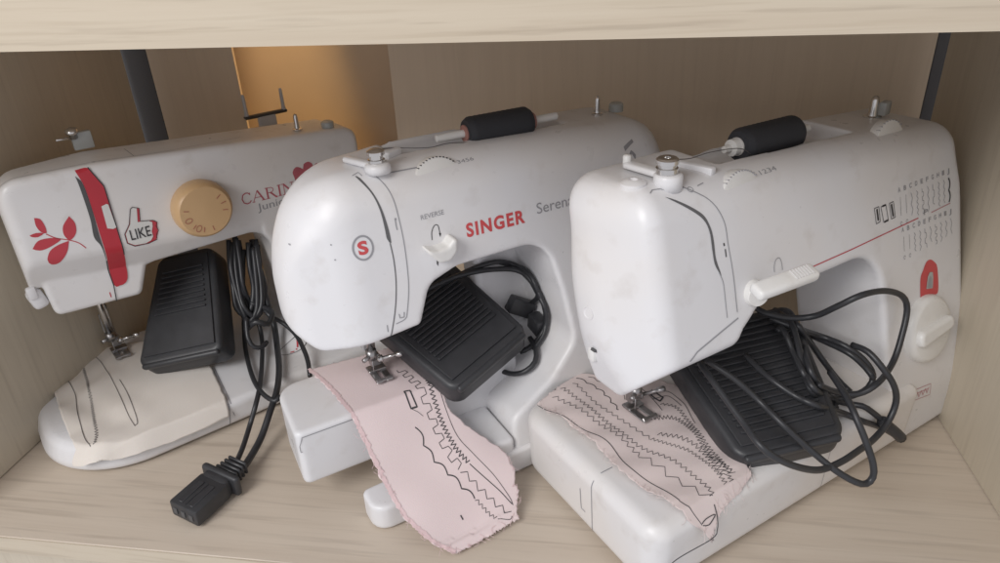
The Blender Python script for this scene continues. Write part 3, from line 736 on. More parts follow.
# face details
decal('thread_slot', m3_body, poly2d(smooth2d([(-0.0126, 0.2744), (-0.0062, 0.2717), (0.0041, 0.2656), (0.0128, 0.2585), (0.0174, 0.2496), (0.0189, 0.2408), (0.0192, 0.2294), (0.022, 0.2193), (0.0225, 0.2164), (0.021, 0.2189), (0.0177, 0.2258), (0.0168, 0.2354), (0.016, 0.2474), (0.012, 0.2561), (0.0022, 0.2645)], .002, True)), 'front', MT['slot'], R3, .0003)
decal('seam', m3_body, ribbon2d(smooth2d([(0.021, 0.2189), (0.0237, 0.2113), (0.024, 0.1996), (0.0242, 0.187)]), .0006), 'front', MT['greyink'], R3)
decal('seam', m3_body, ribbon2d([(0.0345, 0.1838), (0.0184, 0.1796), (-0.006, 0.1729), (-0.0131, 0.1684)], .0010), 'front', MT['greyink'], R3)
decal('seam', m3_body, ribbon2d(smooth2d([(-0.0048, 0.2807), (0.0114, 0.2728), (0.0219, 0.2648), (0.03, 0.2505), (0.0316, 0.2349), (0.0336, 0.214), (0.0341, 0.1881)]), .0007), 'front', MT['greyink'], R3)
vf = ([ribbon2d([(0.0277, 0.2372), (0.0279, 0.2352)], .0012), ribbon2d([(0.0285, 0.233), (0.0287, 0.2276)], .0009)])
for q_ in vf: decal('thread_mark', m3_body, q_, 'front', MT['ink'], R3)
decal('trim_line', m3_body, ribbon2d([(0.1072, 0.1977), (0.1583, 0.1988), (0.2468, 0.2022)], .0008), 'front', MT['redink'], R3)
decal('trim_line', m3_body, ribbon2d([(0.2651, 0.2024), (0.293, 0.2039)], .0008), 'front', MT['pinkink'], R3)
# stitch chart
parts = []; dark = []
r0, r1 = [A(p) for p in [(0.2223, 0.2283), (0.2906, 0.2291)]]
q0, q1 = [A(p) for p in [(0.2252, 0.1961), (0.2928, 0.1951)]]
for i, ch in enumerate('ABCDEFGHIJ'):
    for a_, b_, row in ((r0, r1, 0), (q0, q1, 1)):
        c = a_+(b_-a_)*i/9; e = (b_-a_)/np.linalg.norm(b_-a_)
        V, F = place_text(ch, c-e*.0016, c+e*.0016, .0036, bold=.02); parts.append((V, F))
        top_ = c+A([.001, -.004]); ln = .021 if row == 0 else .017
        path = [top_, top_+A([.0005, -ln])]
        if row == 0 and i == 9: dark.append(ribbon2d(zigzag(path, .0009, .010, 'scallop'), .0016, .001))
        elif i < 2: dark.append(ribbon2d([path[0]+(path[1]-path[0])*.0, path[0]+(path[1]-path[0])*.7], .0003)); parts.append(ribbon2d(circle2d(path[1], .0012, .0014, 10), .0005, .0008))
        else: parts.append(ribbon2d(zigzag(path, .0010, (.0055, .007, .009, .0045)[(i+row) % 4], 'square' if i in (4, 6) else 'zig'), .0006, .001))
parts.append(place_text('P', *[(0.2545, 0.2028), (0.2602, 0.2027)], .004, bold=.02))
decal('stitch_chart', m3_body, merge(parts), 'front', MT['greyink'], R3)
bh = []
for x_ in (874.5, 882.5, 890.5):
    pass
for pts in ([(0.1897, 0.2229), (0.1954, 0.2231), (0.1965, 0.2113), (0.1914, 0.2106), (0.1897, 0.2229)], [(0.1979, 0.2222), (0.2043, 0.2226), (0.2068, 0.21), (0.2009, 0.2095), (0.1979, 0.2222)], [(0.2088, 0.2224), (0.2141, 0.2228), (0.216, 0.2102), (0.2107, 0.2099), (0.2088, 0.2224)]):
    bh.append(ribbon2d(pts, .0006, .001))
for pts in ([(0.1928, 0.2218), (0.1941, 0.2126)], [(0.2114, 0.2214), (0.2134, 0.2112)]): bh.append(ribbon2d(pts, .002, .001))
for pts in ([(0.1998, 0.2223), (0.2043, 0.2224)], [(0.2016, 0.2097), (0.2068, 0.21)]): bh.append(ribbon2d(pts, .0014, .001))
for q_ in bh: decal('buttonhole_print', m3_body, q_, 'front', MT['ink'], R3)
for q_ in dark: decal('stitch_print', m3_body, q_, 'front', MT['ink'], R3)
# coral window
decal('stitch_window', m3_body, poly2d(smooth2d([(0.2468, 0.1337), (0.2475, 0.1514), (0.2513, 0.1572), (0.2565, 0.1633), (0.2623, 0.1639), (0.2681, 0.1603), (0.2723, 0.154), (0.2724, 0.1331), (0.2613, 0.1346), (0.2526, 0.1346)], .002, True)), 'front', MT['coral'], R3, .0003)
decal('window_glass', m3_body, poly2d([(0.255, 0.1408), (0.2575, 0.1503), (0.2605, 0.1538), (0.2649, 0.1526), (0.2655, 0.1481), (0.2644, 0.1389)]), 'front', MT['clear'], R3, .0006)
decal('window_glass', m3_body, poly2d([(0.2572, 0.141), (0.2588, 0.1474), (0.2619, 0.1504), (0.2632, 0.1462), (0.263, 0.1398)]), 'front', MT['greyink'], R3, .0008)
# badge
bc = A([(0.2484, 0.0501)][0])
b = [(0.2363, 0.0469), (0.2646, 0.0488)]
decal('badge', m3_body, merge([place_text('1851', A(b[0])+A([.001, .006]), A(b[1])+A([.000, .006]), .0058), place_text('EASY', b[0], b[1], .0042)]) if False else merge([ribbon2d([(0.2358, 0.0462), (0.2357, 0.0565), (0.2615, 0.0534), (0.2624, 0.0419), (0.2358, 0.0462)], .0006), ribbon2d([(0.2392, 0.0473), (0.2412, 0.0529), (0.2446, 0.0466), (0.2473, 0.052), (0.2507, 0.0462), (0.2534, 0.0516), (0.2568, 0.0457), (0.2588, 0.051)], .0009), ribbon2d([(0.2392, 0.0518), (0.2475, 0.051), (0.2582, 0.0497)], .0007)]), 'front', MT['pinkink'], R3)
# selector knob
P, g = stick(m3_body, [(0.2516, 0.1077)], 'front', 0.); kc = P[0]; kn = -g[0]
kn = Vector(g[0]).normalized()
kb = lathe('selector_knob', [(.0295, -.002), (.0295, .003), (.0287, .0055), (.0265, .0075), (.025, .0080), (0, .0080)], tuple(kc), tuple(kn), MT['knob'], R3, 56)
M_ = axis_mat(kn); xx = Vector((1, 0, 0)); xx = (xx-kn*xx.dot(kn)).normalized(); yy = kn.cross(xx)
ang = math.radians(5); gx = xx*math.cos(ang)+yy*math.sin(ang); gy = kn.cross(gx)
Mg = Matrix((gx, gy, kn)).transposed()
gf = lambda x, y, z: rint(sd_poly(x, y, rpoly([(-.0250, -.0075, .006), (-.0250, .0075, .006), (.0235, .0058, .005), (.0235, -.0058, .005)])), slab(z, .004, .0135), .003)
V, F = sdf_mesh(gf, (-.034, -.012, 0), (.032, .012, .026), .0015)
V = [Vector(kc)+Mg @ Vector(v) for v in V]; link('knob_grip', mesh_of(V, F), MT['knob'], kb)
# reverse lever: long flat paddle on a round boss
P, g = stick(m3_body, [(0.0511, 0.1972)], 'front', 0.); bc_ = Vector(P[0])
lathe('lever_boss', [(.0090, -.004), (.0090, .005), (.0080, .007), (0, .0072)], tuple(bc_), (-.25, -1, .1), MT['knob'], R3, 32)
tgt = A([(0.0743, 0.012, 0.2165)][0]); st = A([(0.0284, 0.018, 0.2134)][0]); d = Vector(tgt-st); Lp = d.length
dx = d.normalized(); dz = Vector((0, -.35, 1)); dz = (dz-dx*dz.dot(dx)).normalized(); dy = dz.cross(dx)
bm = bmesh.new(); box_into(bm, Vector(st)+d*.5, (Lp+.004, .0125, .0085), Matrix((dx, dy, dz)).transposed(), .003, 3)
link('reverse_lever', bm_mesh(bm, True, 45), MT['knob'], R3)
bm = bmesh.new()
for k in range(7): box_into(bm, Vector(st)+d*(.62+.05*k)+dz*.0047, (.0009, .008, .0006), Matrix((dx, dy, dz)).transposed())
link('lever_ridges', bm_mesh(bm), MT['white'], R3)
decal('reverse_mark', m3_body, ribbon2d(smooth2d([(0.0736, 0.2051), (0.0741, 0.21), (0.0766, 0.2135), (0.0802, 0.2133), (0.0818, 0.2086), (0.0819, 0.2043)]), .0006), 'front', MT['greyink'], R3)
# screw recess and thread cutter on the left of the head
P, g = stick(m3_body, [[(-0.0537, 0.0886, 0.1927)][0][1:]], 'left', 0.)
lathe('screw_recess', [(.0052, -.001), (.0052, .0004), (.0042, .0005), (.0036, -.0003), (0, -.0004)], tuple(P[0]), tuple(g[0]), MT['white'], R3, 24)
cp = [(-0.0504, 0.0875, 0.1603)][0]
bm = bmesh.new(); box_into(bm, (cp[0]+.001, cp[1], cp[2]-.002), (.006, .008, .011), None, .0025, 2)
tc_ = link('thread_cutter', bm_mesh(bm, True, 40), MT['knob'], R3)
box('blade', (cp[0]-.0005, cp[1]-.0045, cp[2]+.004), (.006, .004, .002), MT['dark'], tc_, Matrix.Rotation(.5, 3, 'Y'))
# top: pre-tension arm, tension dial, bosses
la = A([(-0.006, 0.1091), (-0.0016, 0.0742)]); d_ = la[1]-la[0]; an = math.atan2(d_[1], d_[0]); L_ = np.linalg.norm(d_)
bm = bmesh.new(); box_into(bm, (*((la[0]+la[1])/2), .2835), (L_, .010, .0045), Matrix.Rotation(an, 3, 'Z'), .002, 3)
tl = link('thread_guide', bm_mesh(bm, True, 40), MT['white'], R3)
V, F = lathe_VF([(.0095, -.006), (.0095, .0035), (.0085, .0048), (0, .005)], (la[1][0], la[1][1], .2805), (0, 0, 1), 28)
link('guide_boss', mesh_of(V, F), MT['white'], tl)
V, F = lathe_VF([(.003, -.002), (.003, .006), (.002, .007)], (la[0][0], la[0][1], .283), (0, 0, 1), 12)
link('guide_tip', mesh_of(V, F), MT['knob'], tl)
lathe('pretension_disc', [(.0072, 0), (.0072, .004), (.006, .0046), (.006, .0062), (.0073, .0068), (.0073, .0095), (.006, .0106), (.0022, .0106), (.002, .0095)], (la[1][0]-.0005, la[1][1]+.001, .2850), (0, 0, 1), MT['chrome'], tl, 28)
b = [(-0.0219, 0.0845, 0.2799)][0]; bz = b[2]
lathe('pressure_knob', [(.0085, -.003), (.0085, .001), (.006, .0024), (.003, .003), (.0028, .0012), (0, .0012)], (b[0], b[1], bz), (0, 0, 1), MT['white'], R3, 28)
vf = merge([ribbon2d([p[:2] for p in [(-0.021, 0.0694, 0.2774), (-0.0173, 0.0716, 0.2782), (-0.0113, 0.0709, 0.2777), (-0.0084, 0.0684, 0.2764)]], .0007), ring2d([(0.0099, 0.0654, 0.274)][0][:2], .0022, .0016, .0006, 16), ribbon2d([p[:2] for p in [(0.0171, 0.0664, 0.2745), (0.0235, 0.0674, 0.2749)]], .0006)])
decal('top_mark', m3_body, vf, 'top', MT['greyink'], R3)
tdp = A([(0.0535, 0.0595, 0.2675)][0][:2]); tz = stick(m3_body, [tdp], 'top', 0.)[0][0][2]
td = lathe('tension_dial', [(.0195, -.0045), (.021, -.004), (.021, .003), (.0205, .004), (.018, .0045), (0, .0045)], (tdp[0], tdp[1]+.003, tz-.0105), (.05, -1, .25), MT['knob'], R3, 48)
V, F = merge([lathe_VF([(.0005, 0), (.0005, .003)], (tdp[0]+.0209*math.sin(a), tdp[1]+.0045-.0035+.0209*math.cos(a)*.25, tz-.0105+.0209*math.cos(a)*.97), (.05, -1, .25), 6) for a in np.linspace(-.75, .75, 12)])
link('dial_marks', mesh_of(V, F), MT['greyink'], td)
b = [p[:2] for p in [(0.0747, 0.0629, 0.2703), (0.0916, 0.0634, 0.2702)]]
decal('top_lettering', m3_body, place_text('1234', b[0], b[1], .003), 'top', MT['greyink'], R3)
b = A([(0.2437, 0.0891), (0.2599, 0.0751)])
sdp = A([(0.2335, 0.0683, 0.2681)][0][:2]); sz = stick(m3_body, [sdp], 'top', 0.)[0][0][2]
td = lathe('stitch_length_dial', [(.0195, -.0045), (.021, -.004), (.021, .003), (.0205, .004), (.018, .0045), (0, .0045)], (sdp[0], sdp[1]+.003, sz-.0105), (.05, -1, .25), MT['knob'], R3, 48)
V, F = merge([lathe_VF([(.0005, 0), (.0005, .003)], (sdp[0]+.0209*math.sin(a), sdp[1]+.0045-.0035+.0209*math.cos(a)*.25, sz-.0105+.0209*math.cos(a)*.97), (.05, -1, .25), 6) for a in np.linspace(-.75, .75, 9)])
link('dial_marks', mesh_of(V, F), MT['greyink'], td)
bwp = A([(0.2673, 0.1079, 0.2679)][0][:2]); bz = stick(m3_body, [bwp], 'top', 0.)[0][0][2]
pin(R3, 'bobbin_winder', (bwp[0], bwp[1], bz-.0005), .019, .0034, 'chrome')
b = A([(0.2749, 0.0988)][0])
box('winder_stop', (b[0], b[1]+.004, bz+.0075), (.012, .007, .012), MT['clear'], R3, Matrix.Rotation(.2, 3, 'Z'), .002, 2)
lip = A([(0.0215, 0.1143), (0.0341, 0.0706)])
d_ = lip[1]-lip[0]
box('recess_lip', ((lip[0][0]+lip[1][0])/2+.004, (lip[0][1]+lip[1][1])/2, .2785), (.007, np.linalg.norm(d_)*.95, .006), MT['white'], R3, Matrix.Rotation(math.atan2(d_[1], d_[0])+math.pi/2, 3, 'Z'), .0015, 2)
s0, s1 = A([.086, .1025, .2775]), A([.172, .1005, .2775])
lathe('spool_pin', [(.001, -.006), (.0026, -.0055), (.003, 0), (.0032, .085)], s0, s1-s0, MT['knob'], R3, 16)
lathe('spool_cap', [(.0035, -.001), (.0062, 0), (.0068, .008), (.006, .0085)], s0+A([.0015, 0, 0]), s1-s0, MT['knob'], R3, 20)
fp = [(0.0108, 0.1048)][0]
presser_foot(R3, fp[0], fp[1], .0705, .16, mat='steel')

# ------------------------------------------------------------------ thread spools (lie on the pins, separate things)
def local_to_world(root, p):
    return Matrix.Translation(root.location) @ Matrix.Rotation(root.rotation_euler.z, 4, 'Z') @ Vector(p)
def spool(root, c0, c1, label, core, r=.0125):
    c0 = local_to_world(root, c0); c1 = local_to_world(root, c1); t = thing('thread_spool', label, 'thread spool', c0, 0, 'black thread spools lying on top of the machines')
    d = c1-c0; L = d.length
    prof = [(.0062, 0), (r-.002, .0008), (r, .004)]+[(r+.00025*(i % 2), .004+(L-.008)*i/24) for i in range(1, 24)]+[(r, L-.004), (r-.0022, L-.0008), (.0062, L)]
    lathe('winding', prof, (0, 0, 0), d, MT['spool'], t, 32)
    lathe('core', [(.0036, -.0015), (.0068, -.0012), (.0068, .001), (.0068, L-.001), (.0068, L+.003), (.0036, L+.0032)], (0, 0, 0), d, core, t, 24)
    return t
sp2 = spool(R2, (.139, .087, .2825), (.199, .0855, .2825), 'black thread spool with a dusty rose end, on the middle machine', MT['rose'])
sp3 = spool(R3, (.094, .1022, .2775), (.157, .1008, .2775), 'fat black thread spool held by a white cap, on the right machine', MT['knob'], .0130)
tp = [tuple(local_to_world(R2, p)) for p in ((.148, .078, .276), (.118, .074, .2815), (.10, .0735, .2815), (.075, .082, .284), (.058, .07, .289))]
tube('thread_end', tp, .00035, MT['threadg'], sp2, .003, 5, off=tuple(sp2.location))
tp = [tuple(local_to_world(R3, p)) for p in ((.10, .092, .272), (.080, .0885, .282), (.055, .092, .2835), (.03, .088, .285), (-.004, .078, .294))]
tube('thread_end', tp, .00035, MT['threadg'], sp3, .003, 5, off=tuple(sp3.location))

# ------------------------------------------------------------------ sewn cloth samples
def wrinkle_field(seed, k, amp, freq):
    r = np.random.default_rng(seed); d = r.normal(size=(k, 2)); d /= np.linalg.norm(d, axis=1)[:, None]
    fr = freq*r.uniform(.5, 1.6, k); ph = r.uniform(0, 6.28, k); am = amp*r.uniform(.4, 1, k)
    return lambda u, v: sum(am[i]*np.sin((d[i, 0]*u+d[i, 1]*v)*fr[i]+ph[i]) for i in range(k))/math.sqrt(k)

def cloth(label, root, left, right, hfun, wr, mat, n=90, m=60, fray=.0012):
    """a strip of cloth between two edges, lying on the height field hfun(u, v)"""
    t = thing('fabric_swatch', label, 'fabric', tuple(root.location), root.rotation_euler.z, 'stitched fabric samples lying under the presser feet')
    def res(p, n):
        p = A(p, float); s = np.r_[0, np.cumsum(np.linalg.norm(np.diff(p, axis=0), axis=1))]; q = np.linspace(0, s[-1], n)
        return np.stack([np.interp(q, s, p[:, 0]), np.interp(q, s, p[:, 1])], 1)
    Lq, Rq = res(left, n), res(right, n)
    r = np.random.default_rng(len(label))
    jl = np.convolve(r.normal(size=n+4), np.ones(3)/3, 'same')[2:-2]*fray; jr = np.convolve(r.normal(size=n+4), np.ones(3)/3, 'same')[2:-2]*fray
    V = []; F = []
    for i in range(n):
        e = Rq[i]-Lq[i]; e = e/max(np.linalg.norm(e), 1e-9)
        a, b = Lq[i]+e*jl[i], Rq[i]+e*jr[i]
        for k in range(m):
            p = a+(b-a)*k/(m-1)
            if i in (0, n-1): p = p+r.normal(size=2)*fray*.35
            V.append((p[0], p[1], float(hfun(p[0], p[1])+wr(p[0], p[1]))))
    for i in range(n-1):
        for k in range(m-1): F.append((i*m+k, i*m+k+1, (i+1)*m+k+1, (i+1)*m+k))
    me = mesh_of(V, F)
    if me.polygons[0].normal.z < 0: me.flip_normals()
    o = link('cloth', me, mat, t)
    so = o.modifiers.new('thickness', 'SOLIDIFY'); so.thickness = .0005; so.offset = 1
    return t, (lambda u, v: hfun(u, v)+wr(u, v)+.0006)

def stitch(t, top, paths, w=.0006, mat='thread', name='stitch_line'):
    parts = []
    for p in paths:
        V, F = ribbon2d(p, w, .0012)
        parts.append(([(v[0], v[1], float(top(v[0], v[1]))+.0003) for v in V], F))
    V, F = merge(parts)
    me = mesh_of(V, F, False); o = link(name, me, MT[mat], t)
    so = o.modifiers.new('thickness', 'SOLIDIFY'); so.thickness = .0003; so.offset = 0
    return o

# cream sample on the left machine
w1 = wrinkle_field(3, 8, .0026, 150)
pl1c = Tab([(-.053, -.006, .073), (-.052, .2075, .022), (.35, .2075, .0), (.35, -.006, .0)], 14, .001, .06)
def h1(u, v):
    d = float(pl1c(A([u]), A([v]))[0])
    return .0312-max(0., d+.004)*1.0-max(0., d-.004)*1.0-max(0., -.001-v)*.75
def wr1(u, v):
    a = min(1., max(0.10, (.050-u)/.06)); return a*(.0012+w1(u, v))
L1 = [(-0.0085, 0.2), (-0.0325, 0.2), (-0.0313, 0.1714), (-0.0315, 0.1251), (-0.0331, 0.084), (-0.0332, 0.045), (-0.0325, 0.0172)]+[(-.040, .014), (-.031, .006), (-.022, .000)]
R1_ = [(0.1055, 0.1554), (0.1079, 0.1112), (0.1042, 0.0681), (0.0994, 0.0274), (0.0963, 0.0015)]+[(.0935, -.0095), (.06, -.0098), (.03, -.0098), (.010, -.0090), (-.010, -.0040)]
t1, top1 = cloth('cream cotton sample with black stitch rows, covering the bed of the left machine', R1, L1, R1_, h1, wr1, MT['cream'], 100, 80, .0003)
a1 = [(-0.0194, 0.2), (-0.018, 0.1618), (-0.0157, 0.1131)]+[(-0.0203, 0.0737, 0.0315), (-0.0232, 0.0281, 0.0314), (-0.0217, 0.0104, 0.0201)]
b1 = [(-0.003, 0.2), (0.001, 0.172), (-0.0026, 0.1148), (-0.0091, 0.0646)]+[(-0.0131, 0.0283, 0.0315), (-0.0186, 0.0084, 0.0208)]
a1 = [p[:2] for p in a1]; b1 = [p[:2] for p in b1]
c1 = [(0.0124, 0.2), (0.0178, 0.1491), (0.0184, 0.0959), (0.0162, 0.0359), (0.0166, 0.016)]
d1 = [(0.0166, 0.016), (0.0208, 0.0239), (0.0246, 0.0746), (0.0246, 0.1064)]
stitch(t1, top1, [smooth2d(a1)], .0005, 'threadg')
stitch(t1, top1, [zigzag(smooth2d(b1), .0013, .0040)], .0004, 'threadg')
stitch(t1, top1, [smooth2d(c1), smooth2d(d1)], .00039, 'threadg')

# pink sample on the middle machine: over the free arm, then sloping down to the shelf
w2 = wrinkle_field(5, 7, .0031, 85)
def h2(u, v):
    t = (.053-v)/.105
    if t <= 0: return .0838
    base = .0035+.0803*max(0., 1-t)**1.12
    return base
def wr2(u, v):
    t = (.053-v)/.105; return (.25 if t < 0 else .25+.9*min(1, t*2))*w2(u, v)*(.35 if t > .93 else 1)+(.001 if t > .9 else 0)
L2 = [(-0.0093, 0.133), (-0.0022, 0.098), (0.0013, 0.0596), (0.0034, 0.0393), (0.0049, 0.0217), (0.0075, 0), (0.0118, -0.0197), (0.0229, -0.0388), (0.0366, -0.0527)]
R2_ = [(0.0741, 0.1261), (0.0871, 0.1052), (0.0867, 0.0785), (0.0827, 0.054), (0.0809, 0.0339), (0.0911, 0.0154), (0.1116, -0.008), (0.1086, -0.0251), (0.0959, -0.0498)]
t2, top2 = cloth('pink cotton strip with black stitch rows, hanging off the middle machine onto the shelf', R2, L2, R2_, h2, wr2, MT['pink'], 110, 60, .0014)
ln = lambda *a: a
stitch(t2, top2, [smooth2d([(0.0799, 0.0541), (0.0774, 0.0342), (0.077, 0.014), (0.0827, -0.0004), (0.0923, -0.0175), (0.0968, -0.0332), (0.0966, -0.0397)])], .00039)
stitch(t2, top2, [zigzag(smooth2d([(0.0788, 0.0912), (0.0716, 0.0458), (0.0699, 0.021), (0.0719, 0.0051), (0.0769, -0.0055)]), .0021, .0030), smooth2d([(0.0769, -0.0055), (0.0799, -0.01), (0.0908, -0.0262), (0.0962, -0.0388)])], .00059)
stitch(t2, top2, [zigzag(smooth2d([(0.0595, 0.0891), (0.0637, 0.0596), (0.0636, 0.0431), (0.0635, 0.0277), (0.0639, 0.0103), (0.069, -0.0065)]), .0028, .0085, 'square'), zigzag(smooth2d([(0.069, -0.0065), (0.0784, -0.0234), (0.0866, -0.0376), (0.0917, -0.0459)]), .0022, .0080)], .00046)
stitch(t2, top2, [zigzag(smooth2d([(0.0487, 0.0307), (0.0491, 0.0196), (0.0518, 0.0065), (0.0589, -0.0066), (0.0653, -0.0177), (0.0706, -0.0257)]), .0016, .0125, 'scallop')], .00084)
stitch(t2, top2, [zigzag(smooth2d([(0.0706, -0.0257), (0.0765, -0.0389), (0.08, -0.0438)]), .0013, .0035), smooth2d([(0.08, -0.0438), (0.0885, -0.0481), (0.0913, -0.0465)])], .00039)
stitch(t2, top2, [[(0.0504, 0.0565), (0.0548, 0.0552), (0.0552, 0.0427), (0.0498, 0.0428), (0.0504, 0.0565)]], .00117)
stitch(t2, top2, [[(0.0498, 0.0428), (0.0543, 0.0394), (0.057, 0.0359)]], .00033)
stitch(t2, top2, [[(0.0537, -0.0308), (0.0542, -0.0338)]], .00104)
# frayed selvedge along its left edge
selv = A(L2); sv2 = [selv[i]+A([.0012, .0008]) for i in range(len(selv))]
V, F = ribbon2d(smooth2d(sv2), .0032, .0012)
V = [(v[0]+rng.normal()*.0005, v[1]+rng.normal()*.0003, float(top2(v[0], v[1]))+.0006) for v in V]
o = link('selvedge', mesh_of(V, F), MT['pinkdeep'], t2)

def fray(t, top, edge, n, mat, seed, lmax=.006):
    r = np.random.default_rng(seed); e = A(edge, float); s = np.r_[0, np.cumsum(np.linalg.norm(np.diff(e, axis=0), axis=1))]; parts = []
    for _ in range(n):
        q = r.uniform(0, s[-1]); p = A([np.interp(q, s, e[:, 0]), np.interp(q, s, e[:, 1])]); a = r.uniform(0, 6.28); L = r.uniform(.002, lmax)
        pts = [p, p+A([math.cos(a), math.sin(a)])*L*.5, p+A([math.cos(a+r.normal()*.6), math.sin(a+r.normal()*.6)])*L]
        pts = [(u, v, float(top(u, v))+.0004+.0006*r.uniform()) for u, v in pts]
        parts.append(tube_VF(catmull(pts, .001), .00016, 4, False))
    V, F = merge(parts); o = link('frayed_edge', mesh_of(V, F), mat, t); o['kind'] = 'stuff'
fray(t2, top2, L2[3:]+R2_[:-4:-1], 80, MT['pinkdeep'], 1)
# pale sample on the right machine
w3 = wrinkle_field(11, 9, .0019, 120)
def h3(u, v): return .0672-1.6*max(0., .004-v)-.9*max(0., -.056-u)
def wr3(u, v): return .0024+w3(u, v)*(1 if v > .012 else .4)
L3 = [(-0.0484, 0.1619), (-0.0454, 0.1401), (-0.043, 0.1228), (-0.042, 0.0969), (-0.0443, 0.0735), (-0.0457, 0.0537), (-0.0427, 0.0345), (-0.0398, 0.0173), (-0.0365, 0.002), (-0.0273, -0.0051), (-0.0207, -0.011)]
R3_ = [(0.006, 0.1735), (0.0242, 0.1568), (0.0396, 0.144), (0.0536, 0.1286), (0.0625, 0.1133), (0.0557, 0.0888), (0.0485, 0.0651), (0.0392, 0.0307), (0.0319, 0.0032), (0.0162, -0.0005), (-0.0085, -0.0034)]
t3, top3 = cloth('pale pink sample crowded with zigzag stitch rows, spread on the bed of the right machine', R3, L3, R3_, h3, wr3, MT['pale'], 110, 80, .0013)
S3 = [
    ([smooth2d([(-0.0499, 0.1597), (-0.0415, 0.1248), (-0.0342, 0.0858), (-0.0384, 0.0577), (-0.0345, 0.03), (-0.0311, 0.0068), (-0.0247, -0.0042)])], .0008, 'thread'),
    ([zigzag(smooth2d([(-0.0326, 0.1594), (-0.0263, 0.13), (-0.0221, 0.0932), (-0.0218, 0.0621)]), .0022, .0065), zigzag([(-0.0218, 0.0621), (-0.0193, 0.0318), (-0.0136, 0.0109), (-0.0109, -0.0005)], .0035, .0135)], .0005, 'thread'),
    ([zigzag(smooth2d([(-0.0212, 0.1635), (-0.0182, 0.1324), (-0.0176, 0.0901), (-0.0141, 0.0662), (-0.0064, 0.0421), (-0.0051, 0.0135), (-0.0098, 0.0008)]), .0019, .0048)], .0005, 'thread'),
    ([zigzag(smooth2d([(-0.0084, 0.1633), (-0.0089, 0.1309), (-0.0055, 0.0921), (-0.0025, 0.0723)]), .0016, .0065)], .0005, 'thread'),
    ([zigzag(smooth2d([(-0.0025, 0.0723), (0.0043, 0.0563), (0.0118, 0.0429), (0.0108, 0.0199), (0.0063, 0.0034)]), .0016, .0034)], .0005, 'threadg'),
    ([zigzag(smooth2d([(-0.0008, 0.1689), (0.0052, 0.1431), (0, 0.1132)]), .0012, .0110, 'scallop')], .0010, 'thread'),
    ([zigzag(smooth2d([(0.0096, 0.1652), (0.0161, 0.1442), (0.0139, 0.1182)]), .0012, .0090)], .0007, 'threadg'),
    ([zigzag(smooth2d([(0.0142, 0.0906), (0.0299, 0.0796), (0.0294, 0.0603), (0.0199, 0.0305), (0.0186, 0.0082)]), .0022, .0030)], .0005, 'thread'),
    ([zigzag(smooth2d([(0.0343, 0.1005), (0.0392, 0.0857), (0.0303, 0.0538), (0.0217, 0.0253), (0.0114, 0.0034)]), .0018, .0034)], .0005, 'thread'),
    ([zigzag(smooth2d([(0.0061, 0.0736), (0.0175, 0.0528), (0.0189, 0.0366), (0.0112, 0.0108)]), .0024, .0040)], .0005, 'thread'),
    ([smooth2d([(0.036, 0.1144), (0.0506, 0.1093), (0.0484, 0.0906), (0.0384, 0.066)]), smooth2d([(0.0329, 0.1098), (0.0467, 0.1052), (0.0439, 0.0872)])], .0006, 'threadg'),
    ([smooth2d([(0.0332, 0.1251), (0.0339, 0.1108), (0.0277, 0.0922)])], .0006, 'thread'),
    ([[(0.0356, 0.1164), (0.0406, 0.1181), (0.0423, 0.1066), (0.0365, 0.104), (0.0356, 0.1164)]], .0022, 'thread'),
]
for paths, w_, mt in S3: stitch(t3, top3, paths, w_*.6, mt)
fray(t3, top3, L3, 80, MT['pale'], 2); fray(t3, top3, R3_[6:], 60, MT['pale'], 4)
hx = A([(-0.0244, -0.0039), (-0.0106, -0.0037), (-0.0098, -0.0004)])
def on3(p, z=0.): return (p[0], p[1], float(top3(p[0], p[1]))+.0008+z)
pts = [on3(A([(-0.0095, -0.0001)][0])), on3(A([(-0.0109, -0.0052)][0]), .001), on3(A([(-0.0142, -0.0091)][0]), .001), on3(A([(-0.0215, -0.0108)][0]), .0005)]
e3 = A([(-0.0496, 0.0733), (-0.0548, 0.0672)])
pts += [(e3[0][0], -.0035, pts[-1][2]-.012), (e3[1][0], -.0035, pts[-1][2]-.028)]
V, F = tube_VF(catmull(pts, .002), .00035, 5); link('loose_thread', mesh_of(V, F), MT['thread'], t3)
pts = [on3(A(p)) for p in [(-0.0244, -0.0039), (-0.0199, -0.0031), (-0.0115, -0.0035), (-0.0191, -0.0056), (-0.0241, -0.0047)]]
V, F = tube_VF(catmull(pts, .002), .00035, 5); link('loose_thread', mesh_of(V, F), MT['thread'], t3)

